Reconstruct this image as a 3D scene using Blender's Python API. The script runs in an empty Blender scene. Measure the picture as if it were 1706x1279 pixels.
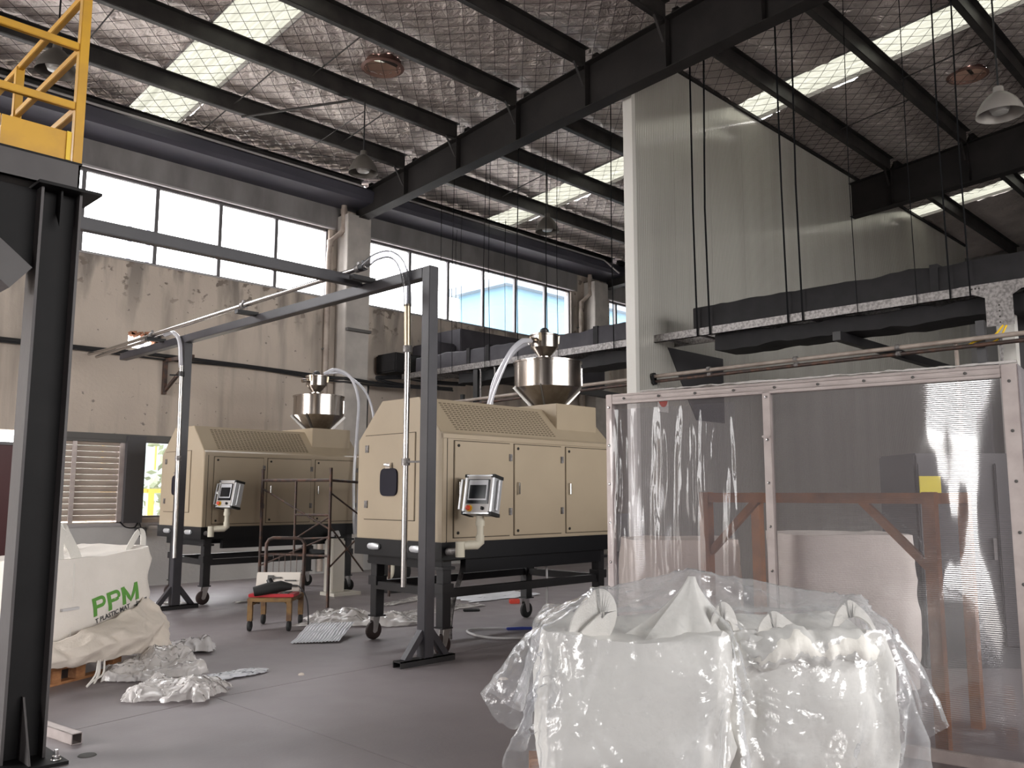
import bpy, bmesh, math, random
import numpy as np
from mathutils import Vector, Matrix, noise as mnoise
random.seed(7); rng = np.random.default_rng(7)
S = bpy.context.scene
COL = S.collection
PI = math.pi

# ------------------------------------------------------------------ camera
YAW, PITCH, ROLL, CAMH = math.radians(45.27), math.radians(7.28), math.radians(.1), 1.6
cf = Vector((math.cos(PITCH)*math.sin(YAW), math.cos(PITCH)*math.cos(YAW), math.sin(PITCH)))
cr = Vector((math.cos(YAW), -math.sin(YAW), 0)); cu = cr.cross(cf)
cr, cu = math.cos(ROLL)*cr+math.sin(ROLL)*cu, -math.sin(ROLL)*cr+math.cos(ROLL)*cu
camd = bpy.data.cameras.new('camera'); cam = bpy.data.objects.new('camera', camd); COL.objects.link(cam)
M = Matrix((cr, cu, -cf)).transposed().to_4x4(); M.translation = (0, 0, CAMH); cam.matrix_world = M
camd.sensor_width = 36; camd.lens = 1440/1706*36; camd.clip_end = 300
S.camera = cam
# ------------------------------------------------------------------ daylight
SKY = 5.2
w = bpy.data.worlds.new('overcast'); S.world = w; w.use_nodes = True
bg = w.node_tree.nodes['Background']; bg.inputs[0].default_value = (1, .98, .965, 1); bg.inputs[1].default_value = SKY
S.view_settings.view_transform = 'Standard'; S.view_settings.look = 'None'
S.view_settings.gamma = 1; S.view_settings.use_curve_mapping = False
S.view_settings.exposure = 1.55
S.cycles.use_denoising = True
S.cycles.max_bounces = 9; S.cycles.diffuse_bounces = 5; S.cycles.glossy_bounces = 4
S.cycles.transparent_max_bounces = 16; S.cycles.transmission_bounces = 6
S.cycles.caustics_reflective = False; S.cycles.caustics_refractive = False
S.cycles.sample_clamp_indirect = 6

def portal(name, loc, rot, sx, sy):      # marks a real opening for sky sampling
    l = bpy.data.lights.new(name, 'AREA'); l.shape = 'RECTANGLE'; l.size = sx; l.size_y = sy
    l.cycles.is_portal = True
    o = bpy.data.objects.new(name, l); COL.objects.link(o); o.location = loc; o.rotation_euler = rot
    return o
portal('daylight_gate_west', (-7.2, 12.25, 3.7), (0, -PI/2, 0), 7.4, 5.9)
portal('daylight_door_west', (-7.2, 1.9, 2.1), (0, -PI/2, 0), 4.2, 1.1)
portal('daylight_windows_north', (14.5, 15.6, 6.5), (-PI/2, 0, 0), 27, 1.6)
portal('daylight_windows_south', (7.5, -8.2, 4.7), (PI/2, 0, 0), 15, 3)

# ------------------------------------------------------------------ materials
MATS = {}
def pmat(name, col, rough=.5, metal=0, col2=None, scale=4, thr=(.35, .65), bump=0, bscale=None, spec=.5, stretch=(1, 1, 1), aniso=0, detail=5, coat=0):
    m = bpy.data.materials.new(name); m.use_nodes = True; nt = m.node_tree; b = nt.nodes['Principled BSDF']
    b.inputs['Base Color'].default_value = (*col, 1); b.inputs['Roughness'].default_value = rough
    b.inputs['Metallic'].default_value = metal; b.inputs['Specular IOR Level'].default_value = spec
    b.inputs['Coat Weight'].default_value = coat
    if aniso: b.inputs['Anisotropic'].default_value = aniso
    if col2 or bump:
        tc = nt.nodes.new('ShaderNodeTexCoord'); mp = nt.nodes.new('ShaderNodeMapping'); mp.inputs['Scale'].default_value = stretch
        nt.links.new(tc.outputs['Object'], mp.inputs[0])
        n = nt.nodes.new('ShaderNodeTexNoise'); n.inputs['Scale'].default_value = scale; n.inputs['Detail'].default_value = detail
        nt.links.new(mp.outputs[0], n.inputs['Vector'])
        if col2:
            r = nt.nodes.new('ShaderNodeValToRGB'); r.color_ramp.elements[0].position, r.color_ramp.elements[1].position = thr
            r.color_ramp.elements[0].color = (*col, 1); r.color_ramp.elements[1].color = (*col2, 1)
            nt.links.new(n.outputs[0], r.inputs[0]); nt.links.new(r.outputs[0], b.inputs['Base Color'])
        if bump:
            n2 = nt.nodes.new('ShaderNodeTexNoise'); n2.inputs['Scale'].default_value = bscale or scale*4; n2.inputs['Detail'].default_value = 4
            nt.links.new(mp.outputs[0], n2.inputs['Vector'])
            bp = nt.nodes.new('ShaderNodeBump'); bp.inputs['Strength'].default_value = bump; bp.inputs['Distance'].default_value = .02
            nt.links.new(n2.outputs[0], bp.inputs['Height']); nt.links.new(bp.outputs[0], b.inputs['Normal'])
    MATS[name] = m
    return m

def clear_mat(name, tint, alpha_t, rough, whit, bump=0, bscale=30, stretch=(1, 1, 1), wave=None, ior=1.45, gain=1.0, edge=.35, epow=2.5, back=.3):
    """thin clear plastic: see-through with a glossy skin and a little milky scatter"""
    m = bpy.data.materials.new(name); m.use_nodes = True; nt = m.node_tree; nt.nodes.clear(); N = nt.nodes.new; L = nt.links.new
    out = N('ShaderNodeOutputMaterial'); tr = N('ShaderNodeBsdfTransparent'); tr.inputs[0].default_value = (*tint, 1)
    gl = N('ShaderNodeBsdfGlossy'); gl.inputs['Roughness'].default_value = rough
    df = N('ShaderNodeBsdfDiffuse'); df.inputs[0].default_value = (*whit, 1)
    tl = N('ShaderNodeBsdfTranslucent'); tl.inputs[0].default_value = (*whit, 1)
    md = N('ShaderNodeMixShader'); md.inputs[0].default_value = back; L(df.outputs[0], md.inputs[1]); L(tl.outputs[0], md.inputs[2])
    m1 = N('ShaderNodeMixShader'); m1.inputs[0].default_value = 1-alpha_t; L(tr.outputs[0], m1.inputs[1]); L(md.outputs[0], m1.inputs[2])
    fr = N('ShaderNodeLayerWeight'); fr.inputs[0].default_value = .5      # two-sided Schlick reflectance of a thin skin
    pw_ = N('ShaderNodeMath'); pw_.operation = 'POWER'; pw_.inputs[1].default_value = 5; L(fr.outputs['Facing'], pw_.inputs[0])
    mr = N('ShaderNodeMath'); mr.operation = 'MULTIPLY_ADD'; f0 = 2*((ior-1)/(ior+1))**2; mr.inputs[1].default_value = .9-f0; mr.inputs[2].default_value = f0; L(pw_.outputs[0], mr.inputs[0])
    mu = N('ShaderNodeMath'); mu.operation = 'MULTIPLY'; mu.inputs[1].default_value = gain; mu.use_clamp = True; L(mr.outputs[0], mu.inputs[0])
    mk = N('ShaderNodeMath'); mk.operation = 'POWER'; mk.inputs[1].default_value = epow; L(fr.outputs['Facing'], mk.inputs[0])
    ma = N('ShaderNodeMath'); ma.operation = 'MULTIPLY_ADD'; ma.inputs[1].default_value = edge; ma.inputs[2].default_value = 1-alpha_t; ma.use_clamp = True; L(mk.outputs[0], ma.inputs[0]); L(ma.outputs[0], m1.inputs[0])
    m2 = N('ShaderNodeMixShader'); L(mu.outputs[0], m2.inputs[0]); L(m1.outputs[0], m2.inputs[1]); L(gl.outputs[0], m2.inputs[2])
    L(m2.outputs[0], out.inputs[0])
    if bump or wave:
        tc = N('ShaderNodeTexCoord'); mp = N('ShaderNodeMapping'); mp.inputs['Scale'].default_value = stretch; L(tc.outputs['Object'], mp.inputs[0])
        bp = N('ShaderNodeBump'); bp.inputs['Strength'].default_value = bump or wave[1]; bp.inputs['Distance'].default_value = .02
        if wave:
            wv = N('ShaderNodeTexWave'); wv.bands_direction = 'Z'; wv.inputs['Scale'].default_value = wave[0]; L(tc.outputs['Object'], wv.inputs[0]); L(wv.outputs[1], bp.inputs['Height'])
        else:
            n2 = N('ShaderNodeTexNoise'); n2.inputs['Scale'].default_value = bscale; n2.inputs['Detail'].default_value = 4; L(mp.outputs[0], n2.inputs['Vector']); L(n2.outputs[0], bp.inputs['Height'])
        for sh in (gl, fr): L(bp.outputs[0], sh.inputs['Normal'])
    MATS[name] = m
    return m

pmat('black_steel', (.010, .0095, .0115), .5, 0, (.017, .0155, .016), 3, bump=.05)
pmat('roof_steel', (.013, .0115, .0115), .65, 0, (.022, .0195, .019), 2, spec=.25)
pmat('net_wire', (.05, .042, .04), .6)
pmat('purlin_steel', (.042, .039, .036), .5, .3, (.02, .018, .018), 3)
pmat('grey_steel', (.031, .029, .035), .42, 0, (.045, .042, .048), 2.5, bump=.04)
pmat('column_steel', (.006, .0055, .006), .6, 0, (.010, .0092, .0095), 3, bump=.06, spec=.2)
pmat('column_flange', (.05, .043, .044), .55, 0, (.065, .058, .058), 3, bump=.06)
pmat('yellow_paint', (.62, .33, .012), .45, 0, (.48, .25, .02), 5, (.4, .75))
pmat('cream_paint', (.40, .325, .232), .40, 0, (.38, .308, .22), 2)
pmat('cream_tube', (.62, .58, .47), .4)
pmat('machine_black', (.006, .006, .0075), .4, spec=.35)
pmat('rubber', (.012, .012, .012), .7)
pmat('caster_red', (.032, .018, .016), .6)
pmat('dark_slot', (.02, .018, .014), .8)
pmat('door_seam', (.06, .045, .03), .8)
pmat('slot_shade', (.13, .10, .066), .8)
pmat('stainless', (.50, .455, .415), .2, 1, (.40, .355, .32), 2, stretch=(8, 8, .4), bump=.03)
pmat('stainless_pipe', (.50, .475, .46), .26, 1)
pmat('brass_clamp', (.5, .42, .3), .35, 1)
pmat('galvanised', (.25, .235, .228), .45, .5, (.13, .12, .117), 28, (.4, .62))
pmat('brace_steel', (.30, .285, .27), .4, .9)
pmat('chrome', (.75, .74, .73), .18, 1)
pmat('aluminium', (.62, .63, .65), .42, .55)
pmat('grey_panel', (.48, .455, .44), .45)
pmat('screen_black', (.006, .007, .010), .2)
pmat('screen_white', (.55, .55, .58), .3)
pmat('red_button', (.75, .07, .02), .35)
pmat('yellow_ring', (.8, .52, .02), .4)
pmat('window_dark', (.005, .0045, .014), .45, spec=.2)
pmat('black_foam', (.006, .0052, .006), .8, 0, (.011, .0095, .011), 5, bump=.3, bscale=7)
pmat('grey_foam', (.024, .0215, .028), .7, 0, (.038, .034, .042), 3, bump=.2, bscale=5)
pmat('rust_tube', (.055, .038, .033), .55, .3, (.12, .06, .04), 12, (.45, .7))
pmat('rust_rack', (.42, .18, .07), .6, 0, (.28, .13, .06), 6)
pmat('cart_yellow', (.20, .11, .035), .6, 0, (.10, .05, .025), 9, (.45, .62))
pmat('toolbox_red', (.45, .02, .03), .4)
pmat('toolbox_white', (.68, .63, .57), .45)
pmat('pale_enamel', (.66, .62, .55), .45)
pmat('wood', (.42, .20, .085), .7, 0, (.28, .12, .05), 5, stretch=(1, 6, 6))
pmat('bag_white', (.84, .785, .725), .85, 0, (.76, .71, .65), 3, bump=.25, bscale=60)
pmat('bag_front', (.84, .82, .77), .8, 0, (.78, .76, .71), 3, bump=.35, bscale=14)
pmat('bag_beige', (.78, .70, .615), .85, 0, (.68, .605, .53), 3, bump=.25, bscale=50)
pmat('sack_grey', (.48, .45, .46), .7, 0, (.36, .33, .34), 9)
pmat('strap_white', (.74, .71, .66), .8, bump=.3, bscale=120)
pmat('print_green', (.12, .33, .06), .7)
pmat('print_dark', (.05, .05, .055), .7)
pmat('paper_white', (.72, .73, .77), .6)
pmat('blue_plastic', (.06, .09, .42), .5)
pmat('red_plastic', (.55, .05, .03), .5)
pmat('frame_alu', (.50, .44, .42), .42, .35, (.42, .36, .345), 9)
pmat('concrete_pillar', (.50, .465, .43), .85, 0, (.38, .35, .325), 2.2, bump=.15)
pmat('lintel', (.28, .265, .262), .85, 0, (.19, .178, .176), 1.6, stretch=(1.4, 1, .5), bump=.2)
pmat('ledge', (.40, .38, .38), .7)
pmat('gutter_steel', (.062, .060, .078), .5, 0, (.04, .04, .055), 1.2, stretch=(.4, 2, 3))
pmat('window_frame', (.12, .115, .12), .5)
pmat('pvc_pipe', (.38, .32, .275), .5, 0, (.26, .21, .18), 5)
pmat('lamp_shade', (.10, .09, .08), .5, .4)
pmat('lamp_pale', (.30, .28, .26), .35, .1)
pmat('lamp_glass', (.5, .5, .48), .25)
pmat('vent_brown', (.20, .11, .09), .5, .3)
pmat('shutter', (.50, .42, .36), .6, 0, (.44, .365, .31), 3)
pmat('door_red', (.055, .008, .010), .5)
pmat('rope_black', (.008, .008, .009), .9, spec=.1)
pmat('cable_black', (.012, .012, .014), .5)
pmat('brick', (.36, .17, .10), .9, bump=.4, bscale=30)
pmat('partition', (.60, .58, .53), .16, .3, (.54, .52, .475), 1.1, stretch=(2.2, 1, .25), coat=.9)
pmat('partition_edge', (.62, .60, .56), .5)
pmat('soot', (.11, .105, .10), .8)
pmat('blue_wall', (.058, .135, .19), .7, 0, (.046, .115, .17), .4, stretch=(3, 3, .2))
pmat('blue_band', (.11, .15, .19), .7)
pmat('yard', (.46, .44, .42), .9, 0, (.42, .40, .38), 1)
pmat('green_wall', (.15, .19, .175), .7)
pmat('leaf', (.12, .15, .09), .7)
pmat('fence_yellow', (.36, .24, .02), .5)
pmat('pole_grey', (.10, .105, .13), .6)
pmat('yellow_plate', (.78, .66, .02), .5)
pmat('cabinet_dark', (.05, .048, .052), .5)
pmat('white_cloth', (.62, .60, .60), .85)
clear_mat('window_glass', (.97, .98, 1), .985, .02, (.8, .8, .8), gain=.5)
clear_mat('film', (.97, .975, .99), .84, .06, (.88, .90, .92), bump=.30, bscale=24, gain=1.0, ior=1.5)
clear_mat('floor_film', (.95, .93, .92), .36, .12, (.94, .90, .88), bump=.4, bscale=30, gain=1.2, back=.12)
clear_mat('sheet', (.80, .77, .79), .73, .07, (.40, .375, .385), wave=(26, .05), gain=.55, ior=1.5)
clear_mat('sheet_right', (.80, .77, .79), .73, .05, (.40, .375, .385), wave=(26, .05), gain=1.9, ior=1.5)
clear_mat('sheet_film', (.96, .96, .98), .97, .05, (.8, .8, .82), gain=.45, ior=1.5)
clear_mat('hose', (.9, .9, .93), .40, .08, (.8, .8, .84), gain=1.4)
clear_mat('hose_grey', (.62, .62, .64), .72, .08, (.16, .16, .17), gain=1.0, edge=2.5, epow=2.2)

def skylight_mat():
    m = bpy.data.materials.new('skylight'); m.use_nodes = True; nt = m.node_tree; nt.nodes.clear(); N = nt.nodes.new; L = nt.links.new
    out = N('ShaderNodeOutputMaterial'); tl = N('ShaderNodeBsdfTranslucent'); df = N('ShaderNodeBsdfDiffuse'); mx = N('ShaderNodeMixShader'); mx.inputs[0].default_value = .6
    tc = N('ShaderNodeTexCoord'); mp = N('ShaderNodeMapping'); mp.inputs['Scale'].default_value = (9, .5, 1); L(tc.outputs['Object'], mp.inputs[0])
    n = N('ShaderNodeTexNoise'); n.inputs['Scale'].default_value = 2.2; n.inputs['Detail'].default_value = 6; L(mp.outputs[0], n.inputs['Vector'])
    r = N('ShaderNodeValToRGB'); r.color_ramp.elements[0].position = .3; r.color_ramp.elements[1].position = .7
    r.color_ramp.elements[0].color = (.075, .076, .063, 1); r.color_ramp.elements[1].color = (.118, .118, .102, 1)
    L(n.outputs[0], r.inputs[0]); L(r.outputs[0], tl.inputs[0]); df.inputs[0].default_value = (.5, .5, .44, 1)
    mx.inputs[0].default_value = .3; L(tl.outputs[0], mx.inputs[1]); L(df.outputs[0], mx.inputs[2]); L(mx.outputs[0], out.inputs[0]); MATS['skylight'] = m
skylight_mat()

def foil_mat():
    m = pmat('foil', (.86, .785, .745), .42, .6, (.66, .595, .565), 1.6, (.3, .7)); nt = m.node_tree; N = nt.nodes.new; L = nt.links.new
    b = nt.nodes['Principled BSDF']; tc = N('ShaderNodeTexCoord')
    n = N('ShaderNodeTexNoise'); n.inputs['Scale'].default_value = 7; n.inputs['Detail'].default_value = 6; n.inputs['Distortion'].default_value = 1.2
    L(tc.outputs['Object'], n.inputs['Vector']); bp = N('ShaderNodeBump'); bp.inputs['Strength'].default_value = 1.0; bp.inputs['Distance'].default_value = .09
    L(n.outputs[0], bp.inputs['Height']); L(bp.outputs[0], b.inputs['Normal'])
foil_mat()

def wall_mat():
    m = bpy.data.materials.new('stained_wall'); m.use_nodes = True; nt = m.node_tree; b = nt.nodes['Principled BSDF']; N = nt.nodes.new; L = nt.links.new
    b.inputs['Roughness'].default_value = .9
    tc = N('ShaderNodeTexCoord'); sp = N('ShaderNodeSeparateXYZ'); L(tc.outputs['Object'], sp.inputs[0])
    def noise(scale, stretch, det=5, lo=.4, hi=.7):
        mp = N('ShaderNodeMapping'); mp.inputs['Scale'].default_value = stretch; L(tc.outputs['Object'], mp.inputs[0])
        n = N('ShaderNodeTexNoise'); n.inputs['Scale'].default_value = scale; n.inputs['Detail'].default_value = det; L(mp.outputs[0], n.inputs['Vector'])
        r = N('ShaderNodeMapRange'); r.inputs[1].default_value = lo; r.inputs[2].default_value = hi; L(n.outputs[0], r.inputs[0]); return r.outputs[0]
    def mul(a, c):
        k = N('ShaderNodeMath'); k.operation = 'MULTIPLY'
        for i, v in enumerate((a, c)):
            if isinstance(v, float): k.inputs[i].default_value = v
            else: L(v, k.inputs[i])
        return k.outputs[0]
    def zband(z0, z1):
        r = N('ShaderNodeMapRange'); r.inputs[1].default_value = z0; r.inputs[2].default_value = z1; r.clamp = True; L(sp.outputs['Z'], r.inputs[0]); return r.outputs[0]
    def mix(f, a, c):
        k = N('ShaderNodeMix'); k.data_type = 'RGBA'
        L(f, k.inputs[0])
        for i, v in ((6, a), (7, c)):
            if isinstance(v, tuple): k.inputs[i].default_value = (*v, 1)
            else: L(v, k.inputs[i])
        return k.outputs[2]
    c = mix(noise(.8, (1, 1, 1)), (.53, .455, .39), (.46, .395, .338))
    c = mix(mul(noise(3.2, (1, 1, .10), 6, .5, .72), .65), c, (.22, .195, .17))
    c = mix(mul(mul(noise(2.6, (1, 1, .22), 8, .5, .62), zband(4.2, 5.6)), .8), c, (.17, .15, .135))
    c = mix(mul(noise(4.5, (1, 1, 1.3), 9, .60, .64), zband(4.9, 5.35)), c, (.20, .165, .14))
    c = mix(mul(noise(9, (1, 1, 1), 3, .70, .73), .8), c, (.16, .14, .13))
    c = mix(zband(1.05, 1.02), (c), c)
    low = mix(noise(1.2, (1, 1, 1)), (.53, .52, .51), (.46, .45, .44))
    g = N('ShaderNodeMath'); g.operation = 'LESS_THAN'; g.inputs[1].default_value = 1.06; L(sp.outputs['Z'], g.inputs[0])
    c = mix(g.outputs[0], c, low)
    L(c, b.inputs['Base Color'])
    n2 = N('ShaderNodeTexNoise'); n2.inputs['Scale'].default_value = 18; L(tc.outputs['Object'], n2.inputs['Vector'])
    bp = N('ShaderNodeBump'); bp.inputs['Strength'].default_value = .2; bp.inputs['Distance'].default_value = .02; L(n2.outputs[0], bp.inputs['Height']); L(bp.outputs[0], b.inputs['Normal'])
    MATS['stained_wall'] = m
wall_mat()
def floor_mat():
    m = pmat('floor_concrete', (.285, .255, .265), .5, 0, (.235, .208, .214), .55, (.3, .7), bump=.06, bscale=40, spec=.4); nt = m.node_tree; N = nt.nodes.new; L = nt.links.new
    b = nt.nodes['Principled BSDF']; tc = N('ShaderNodeTexCoord'); n = N('ShaderNodeTexNoise'); n.inputs['Scale'].default_value = 2.5; n.inputs['Detail'].default_value = 8
    L(tc.outputs['Object'], n.inputs['Vector']); r = N('ShaderNodeMapRange'); r.inputs[3].default_value = .34; r.inputs[4].default_value = .62; L(n.outputs[0], r.inputs[0]); L(r.outputs[0], b.inputs['Roughness'])
floor_mat()

# ------------------------------------------------------------------ mesh helpers
class MB:
    def __init__(s): s.v = []; s.f = []
    def add(s, vs, fs):
        o = len(s.v); s.v += [tuple(map(float, p)) for p in vs]; s.f += [tuple(i+o for i in f) for f in fs]; return s
    def box(s, a, b):
        x0, x1 = sorted((a[0], b[0])); y0, y1 = sorted((a[1], b[1])); z0, z1 = sorted((a[2], b[2]))
        return s.add([(x0,y0,z0),(x1,y0,z0),(x1,y1,z0),(x0,y1,z0),(x0,y0,z1),(x1,y0,z1),(x1,y1,z1),(x0,y1,z1)],
                     [(0,3,2,1),(4,5,6,7),(0,1,5,4),(1,2,6,5),(2,3,7,6),(3,0,4,7)])
    def bar(s, p, q, w, h, up=(0, 0, 1)):
        p, q, up = Vector(p), Vector(q), Vector(up); d = (q-p).normalized(); sx = d.cross(up)
        if sx.length < 1e-3: sx = d.cross(Vector((0, 1, 0)))
        sx.normalize(); uy = sx.cross(d); sx, uy = sx*w/2, uy*h/2
        vs = [p-sx-uy, p+sx-uy, p+sx+uy, p-sx+uy, q-sx-uy, q+sx-uy, q+sx+uy, q-sx+uy]
        return s.add(vs, [(0,3,2,1),(4,5,6,7),(0,1,5,4),(1,2,6,5),(2,3,7,6),(3,0,4,7)])
    def tube(s, pts, r, n=8, cap=True):
        pts = [Vector(p) for p in pts]; rs = r if isinstance(r, (list, tuple)) else [r]*len(pts); vs = []; fs = []
        up = None
        for i, p in enumerate(pts):
            d = (pts[min(i+1, len(pts)-1)]-pts[max(i-1, 0)]).normalized()
            if up is None:
                up = Vector((0, 0, 1)) if abs(d.z) < .9 else Vector((1, 0, 0))
            a = d.cross(up).normalized(); up = a.cross(d).normalized()
            vs += [p+(a*math.cos(t)+up*math.sin(t))*rs[i] for t in (2*PI*k/n for k in range(n))]
        for i in range(len(pts)-1):
            fs += [(i*n+k, i*n+(k+1) % n, (i+1)*n+(k+1) % n, (i+1)*n+k) for k in range(n)]
        if cap: fs += [tuple(range(n))[::-1], tuple(range((len(pts)-1)*n, len(pts)*n))]
        return s.add(vs, fs)
    def lathe(s, prof, c, n=24, axis='z', a0=0, cap=True):
        vs = []; fs = []
        for r, h in prof:
            for k in range(n):
                t = 2*PI*k/n+a0; u, v = r*math.cos(t), r*math.sin(t)
                vs.append((c[0]+u, c[1]+v, c[2]+h) if axis == 'z' else (c[0]+h, c[1]+u, c[2]+v) if axis == 'x' else (c[0]+u, c[1]+h, c[2]+v))
        for i in range(len(prof)-1):
            fs += [(i*n+k, i*n+(k+1) % n, (i+1)*n+(k+1) % n, (i+1)*n+k) for k in range(n)]
        if cap and prof[0][0] > 1e-4: fs.append(tuple(range(n))[::-1])
        if cap and prof[-1][0] > 1e-4: fs.append(tuple(range((len(prof)-1)*n, len(prof)*n)))
        return s.add(vs, fs)
    def prism(s, poly, d, axis='x', a=0):
        """poly of 2-D points pushed along an axis from a to d"""
        n = len(poly); mk = {'x': lambda p, t: (t, p[0], p[1]), 'y': lambda p, t: (p[0], t, p[1]), 'z': lambda p, t: (p[0], p[1], t)}[axis]
        return s.add([mk(p, a) for p in poly]+[mk(p, d) for p in poly], [tuple(range(n))[::-1], tuple(range(n, 2*n))]+[(k, (k+1) % n, n+(k+1) % n, n+k) for k in range(n)])
    def xf(s, Mx):
        s.v = [tuple(Mx @ Vector(p)) for p in s.v]; return s
    def build(s, name, mat, parent=None, smooth=False, bevel=0, angle=40):
        me = bpy.data.meshes.new(name); me.from_pydata(s.v, [], s.f); me.validate()
        bm = bmesh.new(); bm.from_mesh(me); bmesh.ops.recalc_face_normals(bm, faces=bm.faces)
        if bevel:
            bmesh.ops.bevel(bm, geom=[e for e in bm.edges if len(e.link_faces) == 2 and e.calc_face_angle(0) > .6], offset=bevel, segments=2, affect='EDGES', clamp_overlap=True)
        bm.to_mesh(me); bm.free()
        me.materials.append(MATS[mat])
        if smooth: me.shade_smooth(); me.set_sharp_from_angle(angle=math.radians(angle))
        o = bpy.data.objects.new(name, me); COL.objects.link(o)
        if parent: attach(o, parent)
        return o
def wmat(o):
    return (wmat(o.parent) @ o.matrix_parent_inverse if o.parent else Matrix()) @ o.matrix_basis
def attach(o, parent):
    o.parent = parent; o.matrix_parent_inverse = wmat(parent).inverted()
def tag(o, label, cat, group=None, kind=None):
    o['label'] = label; o['category'] = cat
    if group: o['group'] = group
    if kind: o['kind'] = kind
    return o
def thing(name, label, cat, loc, group=None):
    o = bpy.data.objects.new(name, None); COL.objects.link(o); o.location = loc; o.empty_display_size = .1
    return tag(o, label, cat, group)
def struct(o): o['kind'] = 'structure'; return o
def stuff(o): o['kind'] = 'stuff'; return o
def dup(root, off, label=None):
    def cp(o, par):
        mpi = o.matrix_parent_inverse.copy(); c = o.copy(); COL.objects.link(c)
        if par: c.parent = par; c.matrix_parent_inverse = mpi
        else: c.location = Vector(o.location)+Vector(off)
        for ch in o.children: cp(ch, c)
        return c
    r = cp(root, None)
    if label: r['label'] = label
    return r
def RZ(loc, deg): return Matrix.Translation(Vector(loc)) @ Matrix.Rotation(math.radians(deg), 4, 'Z')
def holes_wall(mb, axis, d0, d1, a0, a1, z0, z1, holes):
    """wall slab with rectangular openings; holes = (a0,a1,z0,z1)"""
    A = sorted({a0, a1, *[h[0] for h in holes], *[h[1] for h in holes]}); Z = sorted({z0, z1, *[h[2] for h in holes], *[h[3] for h in holes]})
    A = [a for a in A if a0 <= a <= a1]; Z = [z for z in Z if z0 <= z <= z1]
    for i in range(len(A)-1):
        for j in range(len(Z)-1):
            ca, cz = (A[i]+A[i+1])/2, (Z[j]+Z[j+1])/2
            if any(h[0] < ca < h[1] and h[2] < cz < h[3] for h in holes): continue
            mb.box((A[i], d0, Z[j]), (A[i+1], d1, Z[j+1])) if axis == 'y' else mb.box((d0, A[i], Z[j]), (d1, A[i+1], Z[j+1]))
    return mb
def nz(p, sc=1.0, oct=4): return mnoise.fractal(Vector(p)*sc, .8, 2.1, oct)
def ridge(p, sc): return 1-abs(mnoise.noise(Vector(p)*sc))*2

def cloth(ob, colliders, frames, mass=.2, bend=1.5, tens=20, thick=.012, air=1.5, pin=None):
    """let a sheet fall over the finished bags and keep the settled shape"""
    mods = []
    for c in colliders:
        m = c.modifiers.new('c', 'COLLISION'); c.collision.thickness_outer = thick; c.collision.cloth_friction = 20; mods.append((c, m))
    cm = ob.modifiers.new('cloth', 'CLOTH'); st = cm.settings; st.quality = 6; st.mass = mass; st.bending_stiffness = bend; st.tension_stiffness = tens
    st.compression_stiffness = tens; st.shear_stiffness = tens*.5; st.air_damping = air
    cm.collision_settings.distance_min = thick; cm.collision_settings.collision_quality = 3; cm.collision_settings.use_self_collision = False
    if pin: st.vertex_group_mass = pin
    cm.point_cache.frame_start = 1; cm.point_cache.frame_end = frames+1
    for f in range(1, frames+1): S.frame_set(f)
    dg = bpy.context.evaluated_depsgraph_get(); ev = ob.evaluated_get(dg); me = ev.to_mesh()
    co = np.empty(len(me.vertices)*3); me.vertices.foreach_get('co', co); ev.to_mesh_clear()
    ob.modifiers.remove(cm)
    for c, m in mods: c.modifiers.remove(m)
    ob.data.vertices.foreach_set('co', co); ob.data.update()
    S.frame_set(1)
def grid_mesh(name, mat, nu, nv, fn, smooth=True, parent=None, solid=0):
    vs = [fn(i/(nu-1), j/(nv-1)) for j in range(nv) for i in range(nu)]
    fs = [(j*nu+i, j*nu+i+1, (j+1)*nu+i+1, (j+1)*nu+i) for j in range(nv-1) for i in range(nu-1)]
    me = bpy.data.meshes.new(name); me.from_pydata([tuple(map(float, v)) for v in vs], [], fs); me.materials.append(MATS[mat])
    if smooth: me.shade_smooth()
    o = bpy.data.objects.new(name, me); COL.objects.link(o)
    if parent: attach(o, parent)
    if solid:
        m = o.modifiers.new('thickness', 'SOLIDIFY'); m.thickness = solid
    return o
def bez(pts, n=8):
    """smooth path through points (Catmull-Rom)"""
    P = [Vector(p) for p in pts]; P = [P[0]*2-P[1]]+P+[P[-1]*2-P[-2]]; out = []
    for i in range(1, len(P)-2):
        for k in range(n):
            t = k/n; a, b, c, d = P[i-1:i+3]
            out.append(.5*((2*b)+(c-a)*t+(2*a-5*b+4*c-d)*t*t+(3*b-a-3*c+d)*t**3))
    return out+[P[-2]]

# ================================================================== SETTING
X0, X1, Y0, Y1 = -7.0, 29.0, -8.0, 15.42
RZ0 = 8.35
def roofz(y): return RZ0+.1*(15.2-y)
# floor: slabs with open joints over a base
base = struct(MB().box((X0-.3, Y0-.3, -.14), (X1+.3, Y1+.3, -.03)).build('floor', 'soot'))
JY = lambda x: 6.02+.19*min(max(x, 0), 3.8)+.02*max(x-3.8, 0)
xs = [X0, -1.2, 3.4, 9.8, 16, 22.5, X1]
for i in range(len(xs)-1):
    for j, (ya, yb) in enumerate(((Y0, -.6), (-.6, None), (None, 11.6), (11.6, Y1))):
        a, b = xs[i]+.003, xs[i+1]-.003; seg = [a+(b-a)*k/6 for k in range(7)]
        lo = [(x, JY(x)+.006+.012*nz((x*3, 0, 1))) if ya is None else (x, ya+.003) for x in seg]
        hi = [(x, JY(x)-.006+.012*nz((x*3, 0, 1))) if yb is None else (x, yb-.003) for x in seg]
        MB().prism(lo+hi[::-1], 0, 'z', -.03).build('slab', 'floor_concrete', base)
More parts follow.
